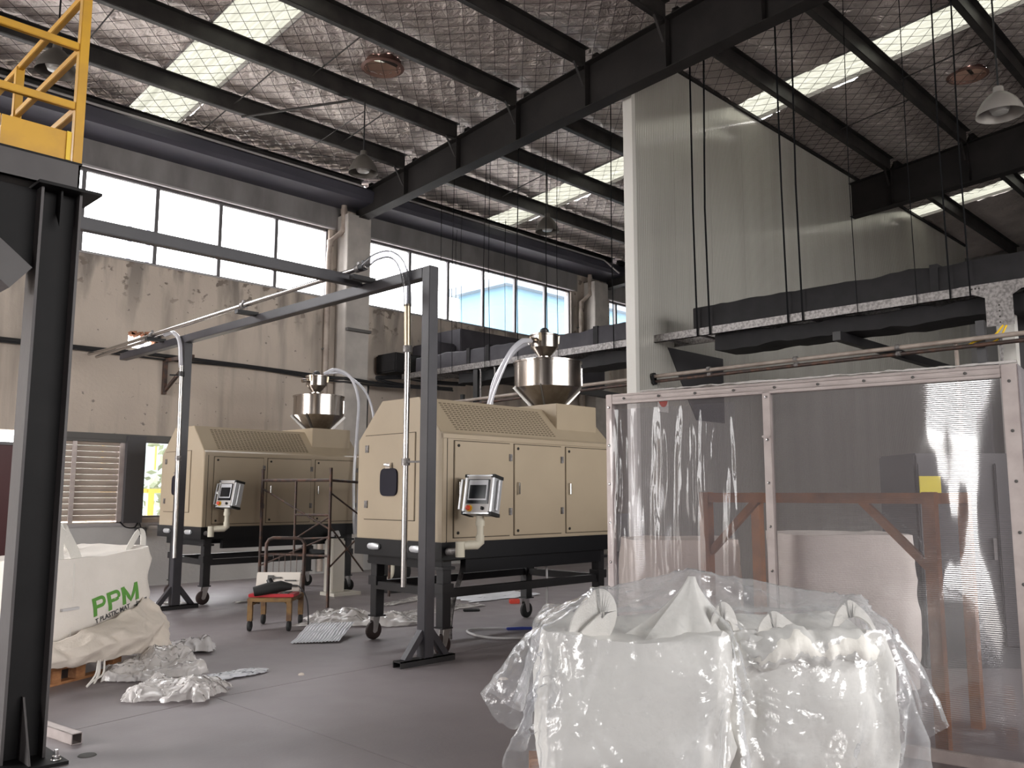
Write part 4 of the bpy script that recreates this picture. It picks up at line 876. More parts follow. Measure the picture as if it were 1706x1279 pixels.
# ================================================================== FLOOR CLUTTER
def rag(c, rx, ry, h, mat, label, cat, seed, rot=0, nu=34, flat=.3, name='plastic_sheet', corr_=0, group=None):
    def fn(u, v):
        a, b = u*2-1, v*2-1; x, y = a*rx*(1+.18*nz((b*1.7, seed, 0))), b*ry*(1+.22*nz((a*1.7, seed, 5)))
        x += .06*nz((a*3, b*3, seed+1)); y += .06*nz((b*3, a*3, seed+2))
        e = max(0, 1-max(abs(a), abs(b))**4); k = ridge((x*5, y*5, seed), 1)*.5+ridge((x*12, y*12, seed), 1)*.3+ridge((x*24, y*24, seed), 1)*.15
        big = max(0, .45+.9*nz((x*2.2, y*2.2, seed+3), 1, 2))
        z = .008+h*(flat*e**.6*(.4+.6*min(1, big))+.38*max(0, k)*(.25+.75*e)*(.35+big)+.05*nz((a*9, b*9, seed)))+(corr_*(1+math.sin(x*78)) if corr_ else 0)
        co, si = math.cos(rot), math.sin(rot)
        return (c[0]+x*co-y*si, c[1]+x*si+y*co, max(.004, z))
    o = grid_mesh(name, mat, nu, nu, fn)
    return tag(o, label, cat, group)
rag((6.62, 9.22, 0), .72, .42, .27, 'floor_film', 'crumpled clear film heap on the floor behind the near castor', 'plastic sheet', 3, math.radians(-40), 46)
FC = [Vector((5.12, 8.42, .01)), Vector((5.54, 8.12, .02)), Vector((6.02, 8.53, .13)), Vector((5.72, 8.98, .10))]
def ffs(u, v):      # ribbed foam sheet leaning on the film heap
    p = (FC[0]*(1-u)+FC[1]*u)*(1-v)+(FC[3]*(1-u)+FC[2]*u)*v
    e = .012*nz((u*4, v*4, 2)); return (p.x+e*(1 if v in (0, 1) or u in (0, 1) else .3), p.y+e*.5, max(.006, p.z+.005*(1+math.sin(u*2*PI*15))+.02*math.sin(PI*v)*nz((u*2, v*3, 6))))
tag(grid_mesh('foam_sheet', 'paper_white', 120, 16, ffs, solid=.004), 'flat ribbed white foam sheet on the floor in front of the near castor', 'foam sheet')
rag((7.9, 9.4, 0), .9, .22, .07, 'floor_film', 'long clear film trail on the floor under the near machine', 'plastic sheet', 12, math.radians(5), 40)
rag((8.6, 10.6, 0), .9, .12, .06, 'floor_film', 'narrow film strip on the floor beyond the scaffold foot', 'plastic sheet', 14, math.radians(20), 30)
rag((5.55, 12.55, 0), .3, .16, .12, 'floor_film', 'small crumpled film by the foot of the far gantry post', 'plastic sheet', 21, 0, 24)
rag((6.9, 12.15, 0), .5, .05, .06, 'floor_film', 'thin white film strip on the floor below the far machine', 'plastic sheet', 25, math.radians(10), 24)
rag((9.7, 10.0, 0), .7, .35, .10, 'paper_white', 'pale sheet pile on the floor seen between the near machine legs', 'sheet', 31, 0, 26)
rag((3.42, 7.86, 0), .40, .25, .22, 'floor_film', 'large crumpled clear film lying in front of the pallet corner', 'plastic sheet', 41, math.radians(-20), 64, .75)
rag((3.20, 6.95, 0), .34, .25, .17, 'floor_film', 'crumpled clear film nearest the camera on the left floor', 'plastic sheet', 47, math.radians(-45), 64, .7)
rag((3.92, 7.34, 0), .28, .13, .07, 'paper_white', 'white pointed sheet sticking out right of the clear film', 'plastic sheet', 53, math.radians(5), 30)
rag((4.15, 8.75, 0), .22, .16, .22, 'white_cloth', 'white cloth scrap on the floor right of the slumped bag', 'cloth', 57, math.radians(-30), 30, .5)
for (px_, py_, m, s, lab, cat) in ((7.6, 7.4, 'blue_plastic', (.16, .03, .03), 'blue plastic wrapper on the floor beside the rear castor', 'wrapper'), (9.5, 7.9, 'blue_plastic', (.10, .05, .04), 'blue plastic scrap on the dark floor right of the near machine', 'wrapper'), (9.35, 9.2, 'red_plastic', (.08, .06, .06), 'red and yellow packet on the floor behind the near machine leg', 'packet'), (8.3, 9.0, 'rubber', (.12, .05, .03), 'black scrap on the floor under the near machine rail', 'scrap'), (9.0, 8.2, 'rubber', (.10, .03, .02), 'black offcut lying right of the rear castor', 'scrap')):
    o = MB().box((-s[0], -s[1], 0), (s[0], s[1], s[2])).xf(RZ((px_, py_, .0), -35)); v = [(x+.015*nz((x*9, y*9, 1)), y+.015*nz((x*9, y*9, 3)), z*(1+.5*nz((x*7, y*7, 2)))) for x, y, z in o.v]; o.v = v
    tag(o.build('floor_scrap', m, bevel=.008), lab, cat)
for (x, y, r_, lab) in ((6.6, 6.2, .05, 'pale crumb of plastic on the floor right of the gantry foot'), (5.5, 5.55, .045, 'pinkish scrap on the open floor right of centre'), (4.35, 6.95, .03, 'small light scrap on the open floor')):
    tag(MB().lathe([(r_, 0), (r_*.8, .012), (0, .02)], (x, y, 0), 7).build('floor_scrap', 'bag_beige'), lab, 'scrap')
tg = thing('steel_tube', 'short cut square steel tube lying on the floor by the black column', 'tube', (2.2, 6.5, 0))
tp0, tp1 = Vector((2.02, 7.1, .035)), Vector((2.16, 6.08, .035)); 
dd = (tp1-tp0).normalized(); sx = dd.cross(Vector((0, 0, 1)))
for s_, nm in ((sx*.032, 'wall'), (-sx*.032, 'wall')): MB().bar(tp0+s_, tp1+s_, .005, .07).build(nm, 'frame_alu', tg)
for z in (.0325, -.0325): MB().bar(tp0+Vector((0, 0, z)), tp1+Vector((0, 0, z)), .069, .005).build('wall', 'frame_alu', tg)
tag(MB().lathe([(.055, 0), (.05, .006), (0, .006)], (2.12, 5.78, 0), 16).build('floor_drain', 'soot'), 'small round metal cap set in the floor near the column foot', 'cap')

# ================================================================== PALLET AND SLUMPED BAG
PM = RZ((2.50, 7.93, 0), 26)     # local x along the pallet front, y away
g = thing('pallet', 'wooden pallet under the printed bulk bag at left', 'pallet', (2.6, 8.4, 0))
for k in range(7): MB().box((-.5, .0+k*.155, .125), (.92, .11+k*.155, .147)).xf(PM).build('deck_board', 'wood', g, bevel=.003)
for y in (0, .49, .98): MB().box((-.5, y, 0), (.92, y+.1, .022)).xf(PM).build('bottom_board', 'wood', g, bevel=.003)
for x in (-.5, .12, .38, .80):
    for y in (0, .49, .98): MB().box((x, y+.002, .022), (x+.10, y+.098, .125)).xf(PM).build('block', 'wood', g, bevel=.003)
def sack(x0, x1, y0, y1, z, h, label, seed):
    def fn(u, v):
        t, p = (u-.5)*2*PI, (v-.5)*PI; e = lambda q, k: math.copysign(abs(q)**k, q)
        x, y, zz = e(math.cos(p), .5)*e(math.cos(t), .35), e(math.cos(p), .5)*e(math.sin(t), .35), e(math.sin(p), .8)
        q = PM @ Vector(((x0+x1)/2+x*(x1-x0)/2, (y0+y1)/2+y*(y1-y0)/2, z+h/2+zz*h/2*(1+.25*nz((x*2, y*2, seed)))))
        return (q.x, q.y, max(q.z, z+.001))
    return tag(grid_mesh('sack', 'sack_grey', 40, 16, fn), label, 'sack')
sack(-.5, .18, .02, .95, .149, .12, 'grey-white filled sack on the left of the pallet, below the bag', 2); sack(.2, .88, .03, .95, .149, .12, 'grey-white filled sack on the right of the pallet, below the bag', 5)
def bulkbag(name, T, sx, sy, h, mat, seed, wr=.018, lean=(0, 0), bulge=.07, n=52, topdip=.04, flare=None, ears=0):
    """closed woven bag: rounded box that bulges and wrinkles"""
    V = []; nh = 30
    def e(q, k): return math.copysign(abs(q)**k, q)
    for j in range(nh+1):
        v = j/nh
        if v < .12: rr, zz = v/.12, 0
        elif v > .80: rr, zz = (1-v)/.20, 1
        else: rr, zz = 1, (v-.12)/.68
        for i in range(n):
            t = 2*PI*i/n; cx, cy = e(math.cos(t), .32), e(math.sin(t), .32)
            b = 1+bulge*math.sin(PI*min(1, zz))**1*(.5+.5*abs(math.cos(2*t))) if 0 < zz < 1 else 1
            x, y = cx*sx/2*rr*b, cy*sy/2*rr*b; z = zz*h
            if zz == 1: z = h-topdip*(1-rr)+.035*nz((x*4, y*4, seed))*(1 if rr < .98 else .4)
            if zz > .9: z += ears*(max(0, abs(cx*cy))**2)*min(1, rr*1.1)
            wv = wr*(ridge((cx*2.2, cy*2.2+seed, z*3.2), 1)+.6*ridge((cx*5, cy*5+seed, z*2.0), 1))
            k = 1+wv/(.5*max(sx, .3)) if 0 < zz < 1 or rr > .9 else 1
            x, y = x*k+lean[0]*zz, y*k+lean[1]*zz
            if flare: x, y, z = flare(x, y, z)
            V.append(tuple(T @ Vector((x, y, max(z, 0.0)))))
    F = [(j*n+i, j*n+(i+1) % n, (j+1)*n+(i+1) % n, (j+1)*n+i) for j in range(nh) for i in range(n)]
    return MB().add(V, F).build(name, mat, smooth=True, angle=75)
def loop(par, pts, wd, T=Matrix(), name='lifting_loop', mat='strap_white'):
    P = bez(pts, 7); V = []; F = []
    for i, p in enumerate(P):
        d = (P[min(i+1, len(P)-1)]-P[max(i-1, 0)]).normalized(); s = d.cross(Vector((.25, -1, .1))).normalized()
        if s.dot(Vector((1, .2, .3))) < 0: s = -s
        nrm = d.cross(s).normalized()*.004; s = s*wd/2; V += [p-s-nrm, p+s-nrm, p+s+nrm, p-s+nrm]
    for i in range(len(P)-1): F += [(i*4+k, i*4+(k+1) % 4, (i+1)*4+(k+1) % 4, (i+1)*4+k) for k in range(4)]
    F += [(3, 2, 1, 0), tuple((len(P)-1)*4+k for k in range(4))]
    m = MB().add(V, F); m.v = [tuple(T @ Vector(p)) for p in m.v]
    return m.build(name, mat, par, smooth=True, angle=50)
BT = PM @ Matrix.Translation((.66, .55, .272))
def fl(x, y, z):    # right side slumps outwards and lower
    r = max(0, x-.25)
    return x+.10*r*math.sin(z*3), y, z*(1-.02*r)+.13*max(0, x)*z
bagA = tag(bulkbag('bulk_bag', BT, 1.30, .95, .76, 'bag_white', 3, .022, (.02, 0), .05, flare=fl), 'upper cream bulk bag with green PPM print on the pallet at left', 'bag')
lp = lambda x, y: (BT @ Vector((x, y, 0))).to_tuple()[:2]
def L(*p): return [BT @ Vector(q) for q in p]
loop(bagA, L((-.38, -.40, .66), (-.37, -.34, .85), (-.29, -.3, 1.01), (-.25, -.28, .98), (-.20, -.36, .80), (-.18, -.44, .60)), .10)
loop(bagA, L((-.60, -.1, .74), (-.52, -.15, .80), (-.36, -.25, .92), (-.28, -.29, 1.0)), .09)
loop(bagA, L((.0, .30, .72), (.1, .32, .84), (.24, .33, .90), (.36, .33, .86), (.42, .32, .76)), .07)
loop(bagA, L((.50, -.3, .76), (.62, -.25, .86), (.76, -.2, .95), (.84, -.18, .92), (.82, -.2, .76), (.74, -.22, .64), (.66, -.26, .58)), .06)
MB().box((-.46, -.535, .33), (-.28, -.51, .352)).xf(BT).build('label_strip', 'white_cloth', bagA)
MB().add([BT @ Vector(p) for p in ((-.34, -.50, .10), (-.33, -.508, .1), (-.33, -.508, .72), (-.34, -.50, .72))], [(0, 1, 2, 3)]).build('seam', 'strap_white', bagA)
def text_on(par, s, size, mat, loc, name, bold=0, shear=0, rotd=0, T=None, wide=1):
    cu_ = bpy.data.curves.new(name, 'FONT'); cu_.body = s; cu_.size = size; cu_.extrude = .001; cu_.offset = bold; cu_.shear = shear; cu_.resolution_u = 2
    to = bpy.data.objects.new(name, cu_); COL.objects.link(to); dg = bpy.context.evaluated_depsgraph_get(); me = bpy.data.meshes.new_from_object(to.evaluated_get(dg)); bpy.data.objects.remove(to)
    bm = bmesh.new(); bm.from_mesh(me); bmesh.ops.triangulate(bm, faces=bm.faces[:]); bmesh.ops.subdivide_edges(bm, edges=[e for e in bm.edges if e.calc_length() > .05], cuts=2); bm.to_mesh(me); bm.free()
    X = (T or BT) @ Matrix.Translation(loc) @ Matrix.Rotation(math.radians(90), 4, 'X') @ Matrix.Rotation(math.radians(rotd), 4, 'Z') @ Matrix.Diagonal((wide, 1, 1, 1))
    from mathutils.bvhtree import BVHTree
    pm = par.data; tree = BVHTree.FromPolygons([v.co for v in pm.vertices], [p.vertices[:] for p in pm.polygons])
    nrm = ((T or BT).to_3x3() @ Vector((0, -1, 0))).normalized()
    for v in me.vertices:
        p = X @ v.co; h = tree.ray_cast(p+nrm*.5, -nrm, 1.2)
        v.co = (h[0]+nrm*(.004+max(0, (X @ v.co-X @ Vector((v.co.x, v.co.y, 0))).dot(nrm)))) if h[0] else p
    me.materials.clear(); me.materials.append(MATS[mat]); o = bpy.data.objects.new(name, me); COL.objects.link(o); attach(o, par); return o
def logo(par, T, x0, z0, h, rotd, mat):
    """bold green P P M drawn as strokes and laid on the bag's front"""
    from mathutils.bvhtree import BVHTree
    tree = BVHTree.FromPolygons([v.co for v in par.data.vertices], [p.vertices[:] for p in par.data.polygons])
    nrm = (T.to_3x3() @ Vector((0, -1, 0))).normalized(); w_ = h*.26; co, si = math.cos(math.radians(rotd)), math.sin(math.radians(rotd))
    def strip(m, pts, wd):
        P = []
        for a, b in zip(pts, pts[1:]): P += [(a[0]+(b[0]-a[0])*k/4, a[1]+(b[1]-a[1])*k/4) for k in range(4)]
        P.append(pts[-1]); V = []
        for k, p in enumerate(P):
            a, b = P[max(k-1, 0)], P[min(k+1, len(P)-1)]; dx, dy = b[0]-a[0], b[1]-a[1]; l = math.hypot(dx, dy); nx, ny = -dy/l*wd/2, dx/l*wd/2
            for q in ((p[0]+nx, p[1]+ny), (p[0]-nx, p[1]-ny)):
                X = T @ Vector((x0+q[0]*co-q[1]*si, 0, z0+q[0]*si+q[1]*co)); hit = tree.ray_cast(X+nrm*1.0, -nrm, 2)
                V.append((hit[0] if hit[0] else X)+nrm*.004)
        m.add(V, [(2*k, 2*k+1, 2*k+3, 2*k+2) for k in range(len(P)-1)])
    def P_(ox):
        m = MB(); strip(m, [(ox+w_/2, 0), (ox+w_/2, h)], w_)
        strip(m, [(ox+w_/2, h-w_*.35)]+[(ox+h*.62+h*.22*math.sin(t), h*.70+(h*.30-w_*.35)*math.cos(t)) for t in [k*PI/8 for k in range(9)]]+[(ox+w_/2, h*.40+w_*.35)], w_*.72); m.build('logo_letter', mat, par)
    P_(0); P_(h*1.05); ox = h*2.1; m = MB()
    strip(m, [(ox+w_/2, 0), (ox+w_/2, h)], w_); strip(m, [(ox+h*1.25-w_/2, 0), (ox+h*1.25-w_/2, h)], w_)
    strip(m, [(ox+w_*.5, h*.95), (ox+h*.625, h*.12), (ox+h*1.25-w_*.5, h*.95)], w_*.8); m.build('logo_letter', mat, par)
logo(bagA, BT, -.09, .235, .165, 11, 'print_green')
text_on(bagA, 'T PLASTIC MAT', .06, 'print_dark', (-.06, -.62, .175), 'small_print', .001, 0, 13)
text_on(bagA, '卡 用', .085, 'print_dark', (.40, -.62, .245), 'character_print', .001, 0, 11)
# lower empty bag slumped over the pallet front and floor
CT = [  # rows of (local x, y, z) from the top fold to the hem
    [(-.45, .0, .31), (-.05, -.06, .36), (.34, -.08, .46), (.68, -.08, .50), (1.0, -.02, .56), (1.27, .15, .64), (1.30, .55, .62)],
    [(-.46, -.06, .29), (-.05, -.20, .33), (.32, -.24, .40), (.72, -.20, .43), (1.12, -.10, .45), (1.44, .12, .46), (1.42, .6, .43)],
    [(-.46, -.10, .25), (-.05, -.26, .26), (.30, -.30, .33), (.74, -.28, .34), (1.16, -.18, .30), (1.50, .08, .26), (1.46, .65, .22)],
    [(-.46, -.08, .20), (-.02, -.22, .20), (.30, -.25, .19), (.74, -.24, .18), (1.18, -.22, .10), (1.58, .02, .03), (1.52, .7, .02)]]
def cfn(u, v):
    def sp(row, t):
        t *= len(row)-1; i = min(int(t), len(row)-2); f = t-i; f = f*f*(3-2*f)*.5+f*.5
        return Vector(row[i])*(1-f)+Vector(row[i+1])*f
    t = v*3; i = min(int(t), 2); f = t-i; p = sp(CT[i], u)*(1-f)+sp(CT[i+1], u)*f
    w_ = .065*ridge((p.x*2.6, p.z*5, 9), 1)+.045*ridge((p.x*6+p.z*5, p.z*3, 4), 1)+.03*ridge((p.x*3-p.z*6, 1, 7), 1)
    p.y -= w_*(.4+.6*math.sin(PI*min(1, v*1.02))); p.z = max(.012, p.z+.025*nz((p.x*4, p.y*4, 2)))
    return tuple(PM @ p)
o = tag(grid_mesh('empty_bag', 'bag_beige', 84, 40, cfn, solid=.006), 'beige empty bulk bag slumped over the front of the pallet below the printed bag', 'bag')
loopb = MB().tube([PM @ Vector(p) for p in bez([(.30, -.30, .20), (.25, -.33, .1), (.16, -.33, .02), (.22, -.33, .05), (.33, -.33, .09), (.36, -.31, .2)], 6)], .008, 6).tube([PM @ Vector(p) for p in bez([(.33, -.29, .21), (.30, -.32, .1), (.24, -.33, .03), (.29, -.32, .11), (.31, -.3, .19)], 6)], .007, 6)
loopb.build('tie_cord', 'strap_white', o)
# ================================================================== CLEAR SCREEN
SL, SR = Vector((5.196, 4.134, 0)), Vector((5.585, 1.41, 0)); sd = (SR-SL); SLEN = sd.length; sd.normalize()
SM = Matrix(((sd.x, -sd.y, 0, SL.x), (sd.y, sd.x, 0, SL.y), (0, 0, 1, 0), (0, 0, 0, 1)))   # x along the screen, y behind it
ZT = 2.36
g = thing('clear_screen', 'tall clear plastic screen in a pale metal frame at right', 'screen', tuple(SL))
fw = .055
def sb_(a, b, nm='frame_rail', mat='frame_alu', par=None): return MB().box(a, b).xf(SM).build(nm, mat, par or g, bevel=.004)
MID = 1.25
posts = [sb_((0, 0, 0), (fw, .05, ZT), 'frame_post'), sb_((MID-.02, 0, 0), (MID+.035, .05, ZT-fw), 'frame_post'), sb_((SLEN-.085, 0, 0), (SLEN, .05, ZT), 'frame_post')]
top = sb_((fw, 0, ZT-.075), (SLEN-.085, .05, ZT)); bot = sb_((fw, 0, .05), (SLEN-.085, .05, .12))
for z in (ZT-.055, ZT-.02): sb_((fw, -.006, z), (SLEN-.085, 0, z+.012), 'rail_lip', par=top)
for p, x in zip(posts, (.027, MID+.008, SLEN-.045)):
    for k in range(8):
        z = ZT-.1-k*.29; MB().lathe([(.010, 0), (.010, -.004), (.004, -.007)], (x, 0, z), 8, 'y').xf(SM).build('screw', 'chrome' if x < 2 else 'soot', p)
for k in range(9): MB().lathe([(.010, 0), (.010, -.010), (.004, -.013)], (.16+k*.29, 0, ZT-.038), 8, 'y').xf(SM).build('screw', 'soot', top)
sb_((MID-.03, -.006, 1.985), (MID+.03, .0, 2.0), 'joint_strip')
sb_((SLEN, 0, 0), (SLEN+.004, 1.3, ZT), 'side_sheet', 'sheet'); sb_((SLEN-.05, 1.3, 0), (SLEN+.004, 1.35, ZT), 'frame_post')
for a, b, nm in ((fw, MID-.02, 1), (MID+.035, SLEN-.085, 2)):
    def fn(u, v, a=a, b=b, nm=nm):
        x = a+(b-a)*u; z = .12+(ZT-.195)*v; e = math.sin(PI*u)*math.sin(PI*v)
        y = .03+.010*e*math.sin(x*3.1+z*.8+nm)+.012*e*nz((x*1.3, z*.5, nm))
        return tuple(SM @ Vector((x, y, z)))
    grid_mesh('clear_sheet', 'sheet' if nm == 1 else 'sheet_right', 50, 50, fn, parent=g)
def fn(u, v):   # loose film hung over the top rail, creased lengthwise
    x = .04+1.0*u; z = ZT-.12-1.9*v
    y = -.014-.010*abs(math.sin(u*17+.8*math.sin(v*3)))*(.3+v)-.03*max(0, nz((u*5, v*.8, 3)))*min(1, v*5)
    return tuple(SM @ Vector((x, y, z)))
tag(grid_mesh('hanging_film', 'sheet_film', 90, 40, fn), 'creased clear film hanging inside the left half of the clear screen', 'film')
def fn(u, v):
    x = .3+(SLEN-.3)*u; a = v*2*PI*.55
    return tuple(SM @ Vector((x, .025+.034*math.cos(a)+.006*nz((u*30, v, 1)), ZT+.006+.010*math.sin(a)+.012*abs(nz((u*16, v*2, 5))))))
tag(grid_mesh('edge_film', 'floor_film', 120, 8, fn), 'crinkled film strip taped along the top rail of the clear screen', 'film')

# rust brown rack and goods behind the screen
def cw(D, Lt, z=0): return Vector((.7104*D+.7038*Lt, .7038*D-.7104*Lt, z))
g = thing('bag_rack', 'rust brown welded rack standing behind the clear screen', 'rack', tuple(cw(6, 2.1)))
RA, RB = cw(6.55, 1.46), cw(5.55, 2.66); rv = (RB-RA).normalized(); rn = Vector((-rv.y, rv.x, 0))*-.0
if rn.length == 0: rn = Vector((rv.y, -rv.x, 0))
if rn.dot(Vector((1, 1, 0))) < 0: rn = -rn
for base_ in (RA, RB, RA+rn*.9, RB+rn*.9): MB().bar(base_, base_+Vector((0, 0, 1.62)), .075, .075, (1, 0, 0)).build('post', 'rust_rack', g)
for p, q in ((RA, RB), (RA+rn*.9, RB+rn*.9), (RA, RA+rn*.9), (RB, RB+rn*.9)): MB().bar(p+Vector((0, 0, 1.58)), q+Vector((0, 0, 1.58)), .07, .07).build('top_rail', 'rust_rack', g)
h_ = Vector((0, 0, 1.0)); t_ = Vector((0, 0, 1.56))
MB().bar(RA+rv*.03+Vector((0, 0, 1.18)), RA+rv*.40+t_, .05, .05).build('brace', 'rust_rack', g); MB().bar(RB-rv*.03+Vector((0, 0, 1.15)), RB-rv*.42+t_, .05, .05).build('brace', 'rust_rack', g)
def standing_bag(D, Lt, sx, sy, h, mat, label, seed, rot=45.27, **k):
    T = Matrix.Translation(cw(D, Lt)) @ Matrix.Rotation(-math.radians(rot), 4, 'Z'); return tag(bulkbag('bulk_bag', T, sx, sy, h, mat, seed, **k), label, 'bag')
standing_bag(7.75, 2.86, 1.02, .9, 1.27, 'bag_white', 'tall pale bulk bag behind the rust rack and the clear screen', 61)
standing_bag(8.2, 1.55, .95, .9, 1.2, 'bag_beige', 'beige bulk bag behind the left half of the clear screen', 67)
g = thing('control_cabinet', 'dark machine cabinet behind the right end of the clear screen', 'cabinet', tuple(cw(8.2, 4.1)))
T = Matrix.Translation(cw(8.6, 4.4)) @ Matrix.Rotation(-math.radians(45), 4, 'Z')
MB().box((-.55, -.3, .0), (.8, .5, 2.0)).xf(T).build('body', 'cabinet_dark', g, bevel=.02); MB().box((-.54, -.33, .2), (.1, -.3, 1.9)).xf(T).build('door', 'cabinet_dark', g, bevel=.01); MB().box((-.53, -.345, 1.55), (-.33, -.33, 1.78)).xf(T).build('yellow_plate', 'yellow_plate', g); MB().box((.2, -.33, .2), (.75, -.3, 1.9)).xf(T).build('door', 'cabinet_dark', g, bevel=.01); MB().box((.12, -.37, 1.0), (.15, -.33, 1.2)).xf(T).build('handle', 'chrome', g)

# ================================================================== FRONT BAGS UNDER FILM
FM = Matrix.Translation(cw(4.1, 0)) @ Matrix.Rotation(-math.radians(45.27), 4, 'Z')   # x to the right, y away
g = thing('pallet', 'wooden pallet under the film-covered white bags in front', 'pallet', tuple(cw(4.6, 1)))
for k in range(7): MB().box((.1, .03+k*.155, .125), (1.95, .14+k*.155, .147)).xf(FM).build('deck_board', 'wood', g)
for y in (.03, .5, .96): MB().box((.1, y, 0), (1.95, y+.1, .022)).xf(FM).build('bottom_board', 'wood', g)
for x in (.1, .95, 1.85):
    for y in (.03, .5, .96): MB().box((x, y+.002, .022), (x+.1, y+.098, .125)).xf(FM).build('block', 'wood', g)
b1 = tag(bulkbag('bulk_bag', FM @ Matrix.Translation((.595, .50, .148)), .80, .84, .76, 'bag_front', 71, .042, (.01, 0), .05, topdip=.03, ears=.07), 'left white bulk bag under the clear film in front', 'bag')
b2 = tag(bulkbag('bulk_bag', FM @ Matrix.Translation((1.45, .60, .148)), .72, .80, .76, 'bag_front', 79, .046, (-.01, 0), .05, topdip=.05, ears=.06), 'right white bulk bag under the clear film in front', 'bag')
def FL(*p): return [FM @ Vector(q) for q in p]
loop(b1, FL((.30, .2, .88), (.34, .25, .98), (.43, .3, 1.06), (.49, .32, 1.03), (.46, .3, .96), (.36, .22, .88)), .15)
V = []; F = []
for j in range(15):      # gathered filling skirt pulled up to a point
    t = j/14
    for k in range(30):
        a = 2*PI*k/30; r_ = (.25*(1-t)**1.25+.018)*(1+(.20*math.sin(5*a+2*t)+.14*math.sin(9*a-t))*(1-.5*t))
        V.append(FM @ Vector((.86+.05*t+r_*math.cos(a)*1.0, .36+r_*math.sin(a)*.8, .85+.34*t+.015*math.sin(7*a)*(1-t))))
for j in range(14): F += [(j*30+k, j*30+(k+1) % 30, (j+1)*30+(k+1) % 30, (j+1)*30+k) for k in range(30)]
MB().add(V, F+[tuple(14*30+k for k in range(30))]).build('filling_skirt', 'bag_front', b1, smooth=True, angle=80)
loop(b1, FL((.98, .30, .88), (1.0, .28, .98), (1.04, .28, 1.03), (1.09, .3, 1.0), (1.12, .32, .90)), .09)
loop(b2, FL((1.62, .40, .88), (1.66, .42, .97), (1.74, .45, 1.02), (1.82, .44, .97), (1.86, .42, .88)), .09)
loop(b2, FL((1.22, .3, .88), (1.25, .33, .94), (1.32, .36, .98), (1.40, .36, .94), (1.46, .34, .88)), .08)
for x in (.24, .96): MB().add([FM @ Vector(p) for p in ((x, .07, .2), (x+.012, .065, .2), (x+.012, .065, .85), (x, .07, .85))], [(0, 1, 2, 3)]).build('seam', 'strap_white', b1)
def crumple(par, p, q, r, seed, name):
    V = []; F = []; n = 40
    for i in range(n+1):
        t = i/n; c = Vector(p)*(1-t)+Vector(q)*t+Vector((0, .03*nz((t*5, seed, 0)), .03*nz((t*4, seed, 3))))
        for k in range(12):
            a = 2*PI*k/12; rr = r*(.35+.65*min(1, 6*t, 6*(1-t)))*(1+.22*ridge((t*6, math.cos(a)*1.1+seed, math.sin(a)*1.1), 1)+.12*ridge((t*18, math.cos(a)*2+seed, math.sin(a)*2), 1))
            V.append(FM @ (c+Vector((0, math.cos(a)*rr*1.3, math.sin(a)*rr))))
    for i in range(n): F += [(i*12+k, i*12+(k+1) % 12, (i+1)*12+(k+1) % 12, (i+1)*12+k) for k in range(12)]
    return MB().add(V, F+[tuple(range(12))[::-1], tuple(n*12+k for k in range(12))]).build(name, 'bag_front', par, smooth=True, angle=80)
crumple(b2, (1.10, .20, .86), (1.80, .22, .87), .075, 3, 'folded_collar')
# stops for the falling sheet: the loops' tops
stops = []
for x, y, z, r in ((.46, .3, 1.04, .08), (.90, .34, 1.12, .08), (1.74, .44, 1.0, .07), (1.32, .36, .92, .08)):
    stops.append(MB().lathe([(0, -r), (r*.7, -r*.7), (r, 0), (r*.7, r*.7), (0, r)], FM @ Vector((x, y, z)), 12).build('stop', 'film'))
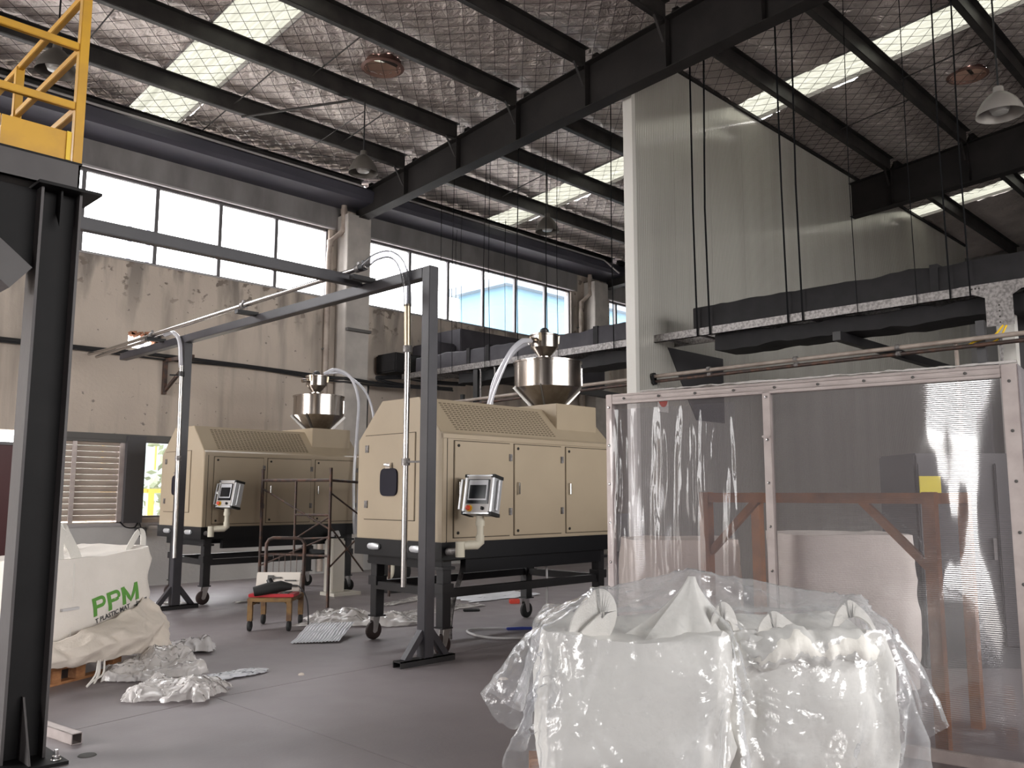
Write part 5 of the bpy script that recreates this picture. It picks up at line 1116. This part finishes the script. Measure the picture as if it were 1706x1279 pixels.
# temporary bulges that hold the stiff film away from the bags while it settles
stops.append(MB().tube([FM @ Vector(p) for p in ((.90, .36, 1.12), (1.3, .40, 1.08), (1.74, .44, 1.02))], .04, 8).build('stop', 'film'))
stops.append(MB().tube([FM @ Vector(p) for p in ((.46, .3, 1.06), (.68, .33, 1.08), (.90, .34, 1.12))], .03, 8).build('stop', 'film'))
stops.append(MB().tube([FM @ Vector(p) for p in ((.12, .2, .82), (-.02, .2, .60), (-.16, .25, .42))], [.07, .10, .12], 10).build('stop', 'film'))
stops.append(MB().tube([FM @ Vector(p) for p in ((1.82, .5, .86), (1.98, .5, .66), (2.05, .5, .36))], [.07, .09, .10], 10).build('stop', 'film'))
NU, NV = 96, 84
def ffn(u, v):
    x, y = -.34+2.80*u, -.72+2.05*v
    return tuple(FM @ Vector((x+.02*nz((u*6, v*6, 1)), y+.02*nz((u*6, v*6, 4)), 1.27+.03*nz((u*9, v*9, 2)))))
film = grid_mesh('cover_film', 'film', NU, NV, ffn); tag(film, 'clear plastic film draped over the white bulk bags in front', 'film')
flo = MB().box((-1, -1, -.01), (5, 5, 0)).xf(FM).build('stop', 'film'); stops.append(flo)
cloth(film, [b1, b2]+stops, 34, mass=.2, bend=6, tens=30, air=1.2)
for s_ in stops: bpy.data.objects.remove(s_)
m_ = film.modifiers.new('smooth', 'SUBSURF'); m_.levels = m_.render_levels = 1
dg = bpy.context.evaluated_depsgraph_get(); fm = bpy.data.meshes.new_from_object(film.evaluated_get(dg)); film.modifiers.clear(); film.data = fm; fm.name = 'cover_film'
PK = [FM @ Vector(p) for p in ((.46, .3, 1.12), (.90, .34, 1.2), (1.74, .44, 1.06), (1.0, .05, .7), (.3, .05, .62))]
nrm = [v.normal.copy() for v in fm.vertices]
for v, n_ in zip(fm.vertices, nrm):
    c = v.co; d = 0
    for i, p in enumerate(PK):      # sharp creases fanning out of every point that carries the film
        q = c-p; r_ = q.length; t = math.atan2(q.z, (FM.inverted().to_3x3() @ q).x)
        d += .020*math.exp(-r_/.42)*min(1, r_/.06)*max(0, ridge((t*4.2, r_*1.2, i*3.3), 1))**3
    d += .008*max(0, ridge((c.x*5, c.y*5, c.z*3.5), 1))**2+.004*max(0, ridge((c.x*13, c.y*13, c.z*8), 1))**2
    v.co = c+n_*d*(1 if n_.z > -.2 else -1)
fm.shade_smooth()
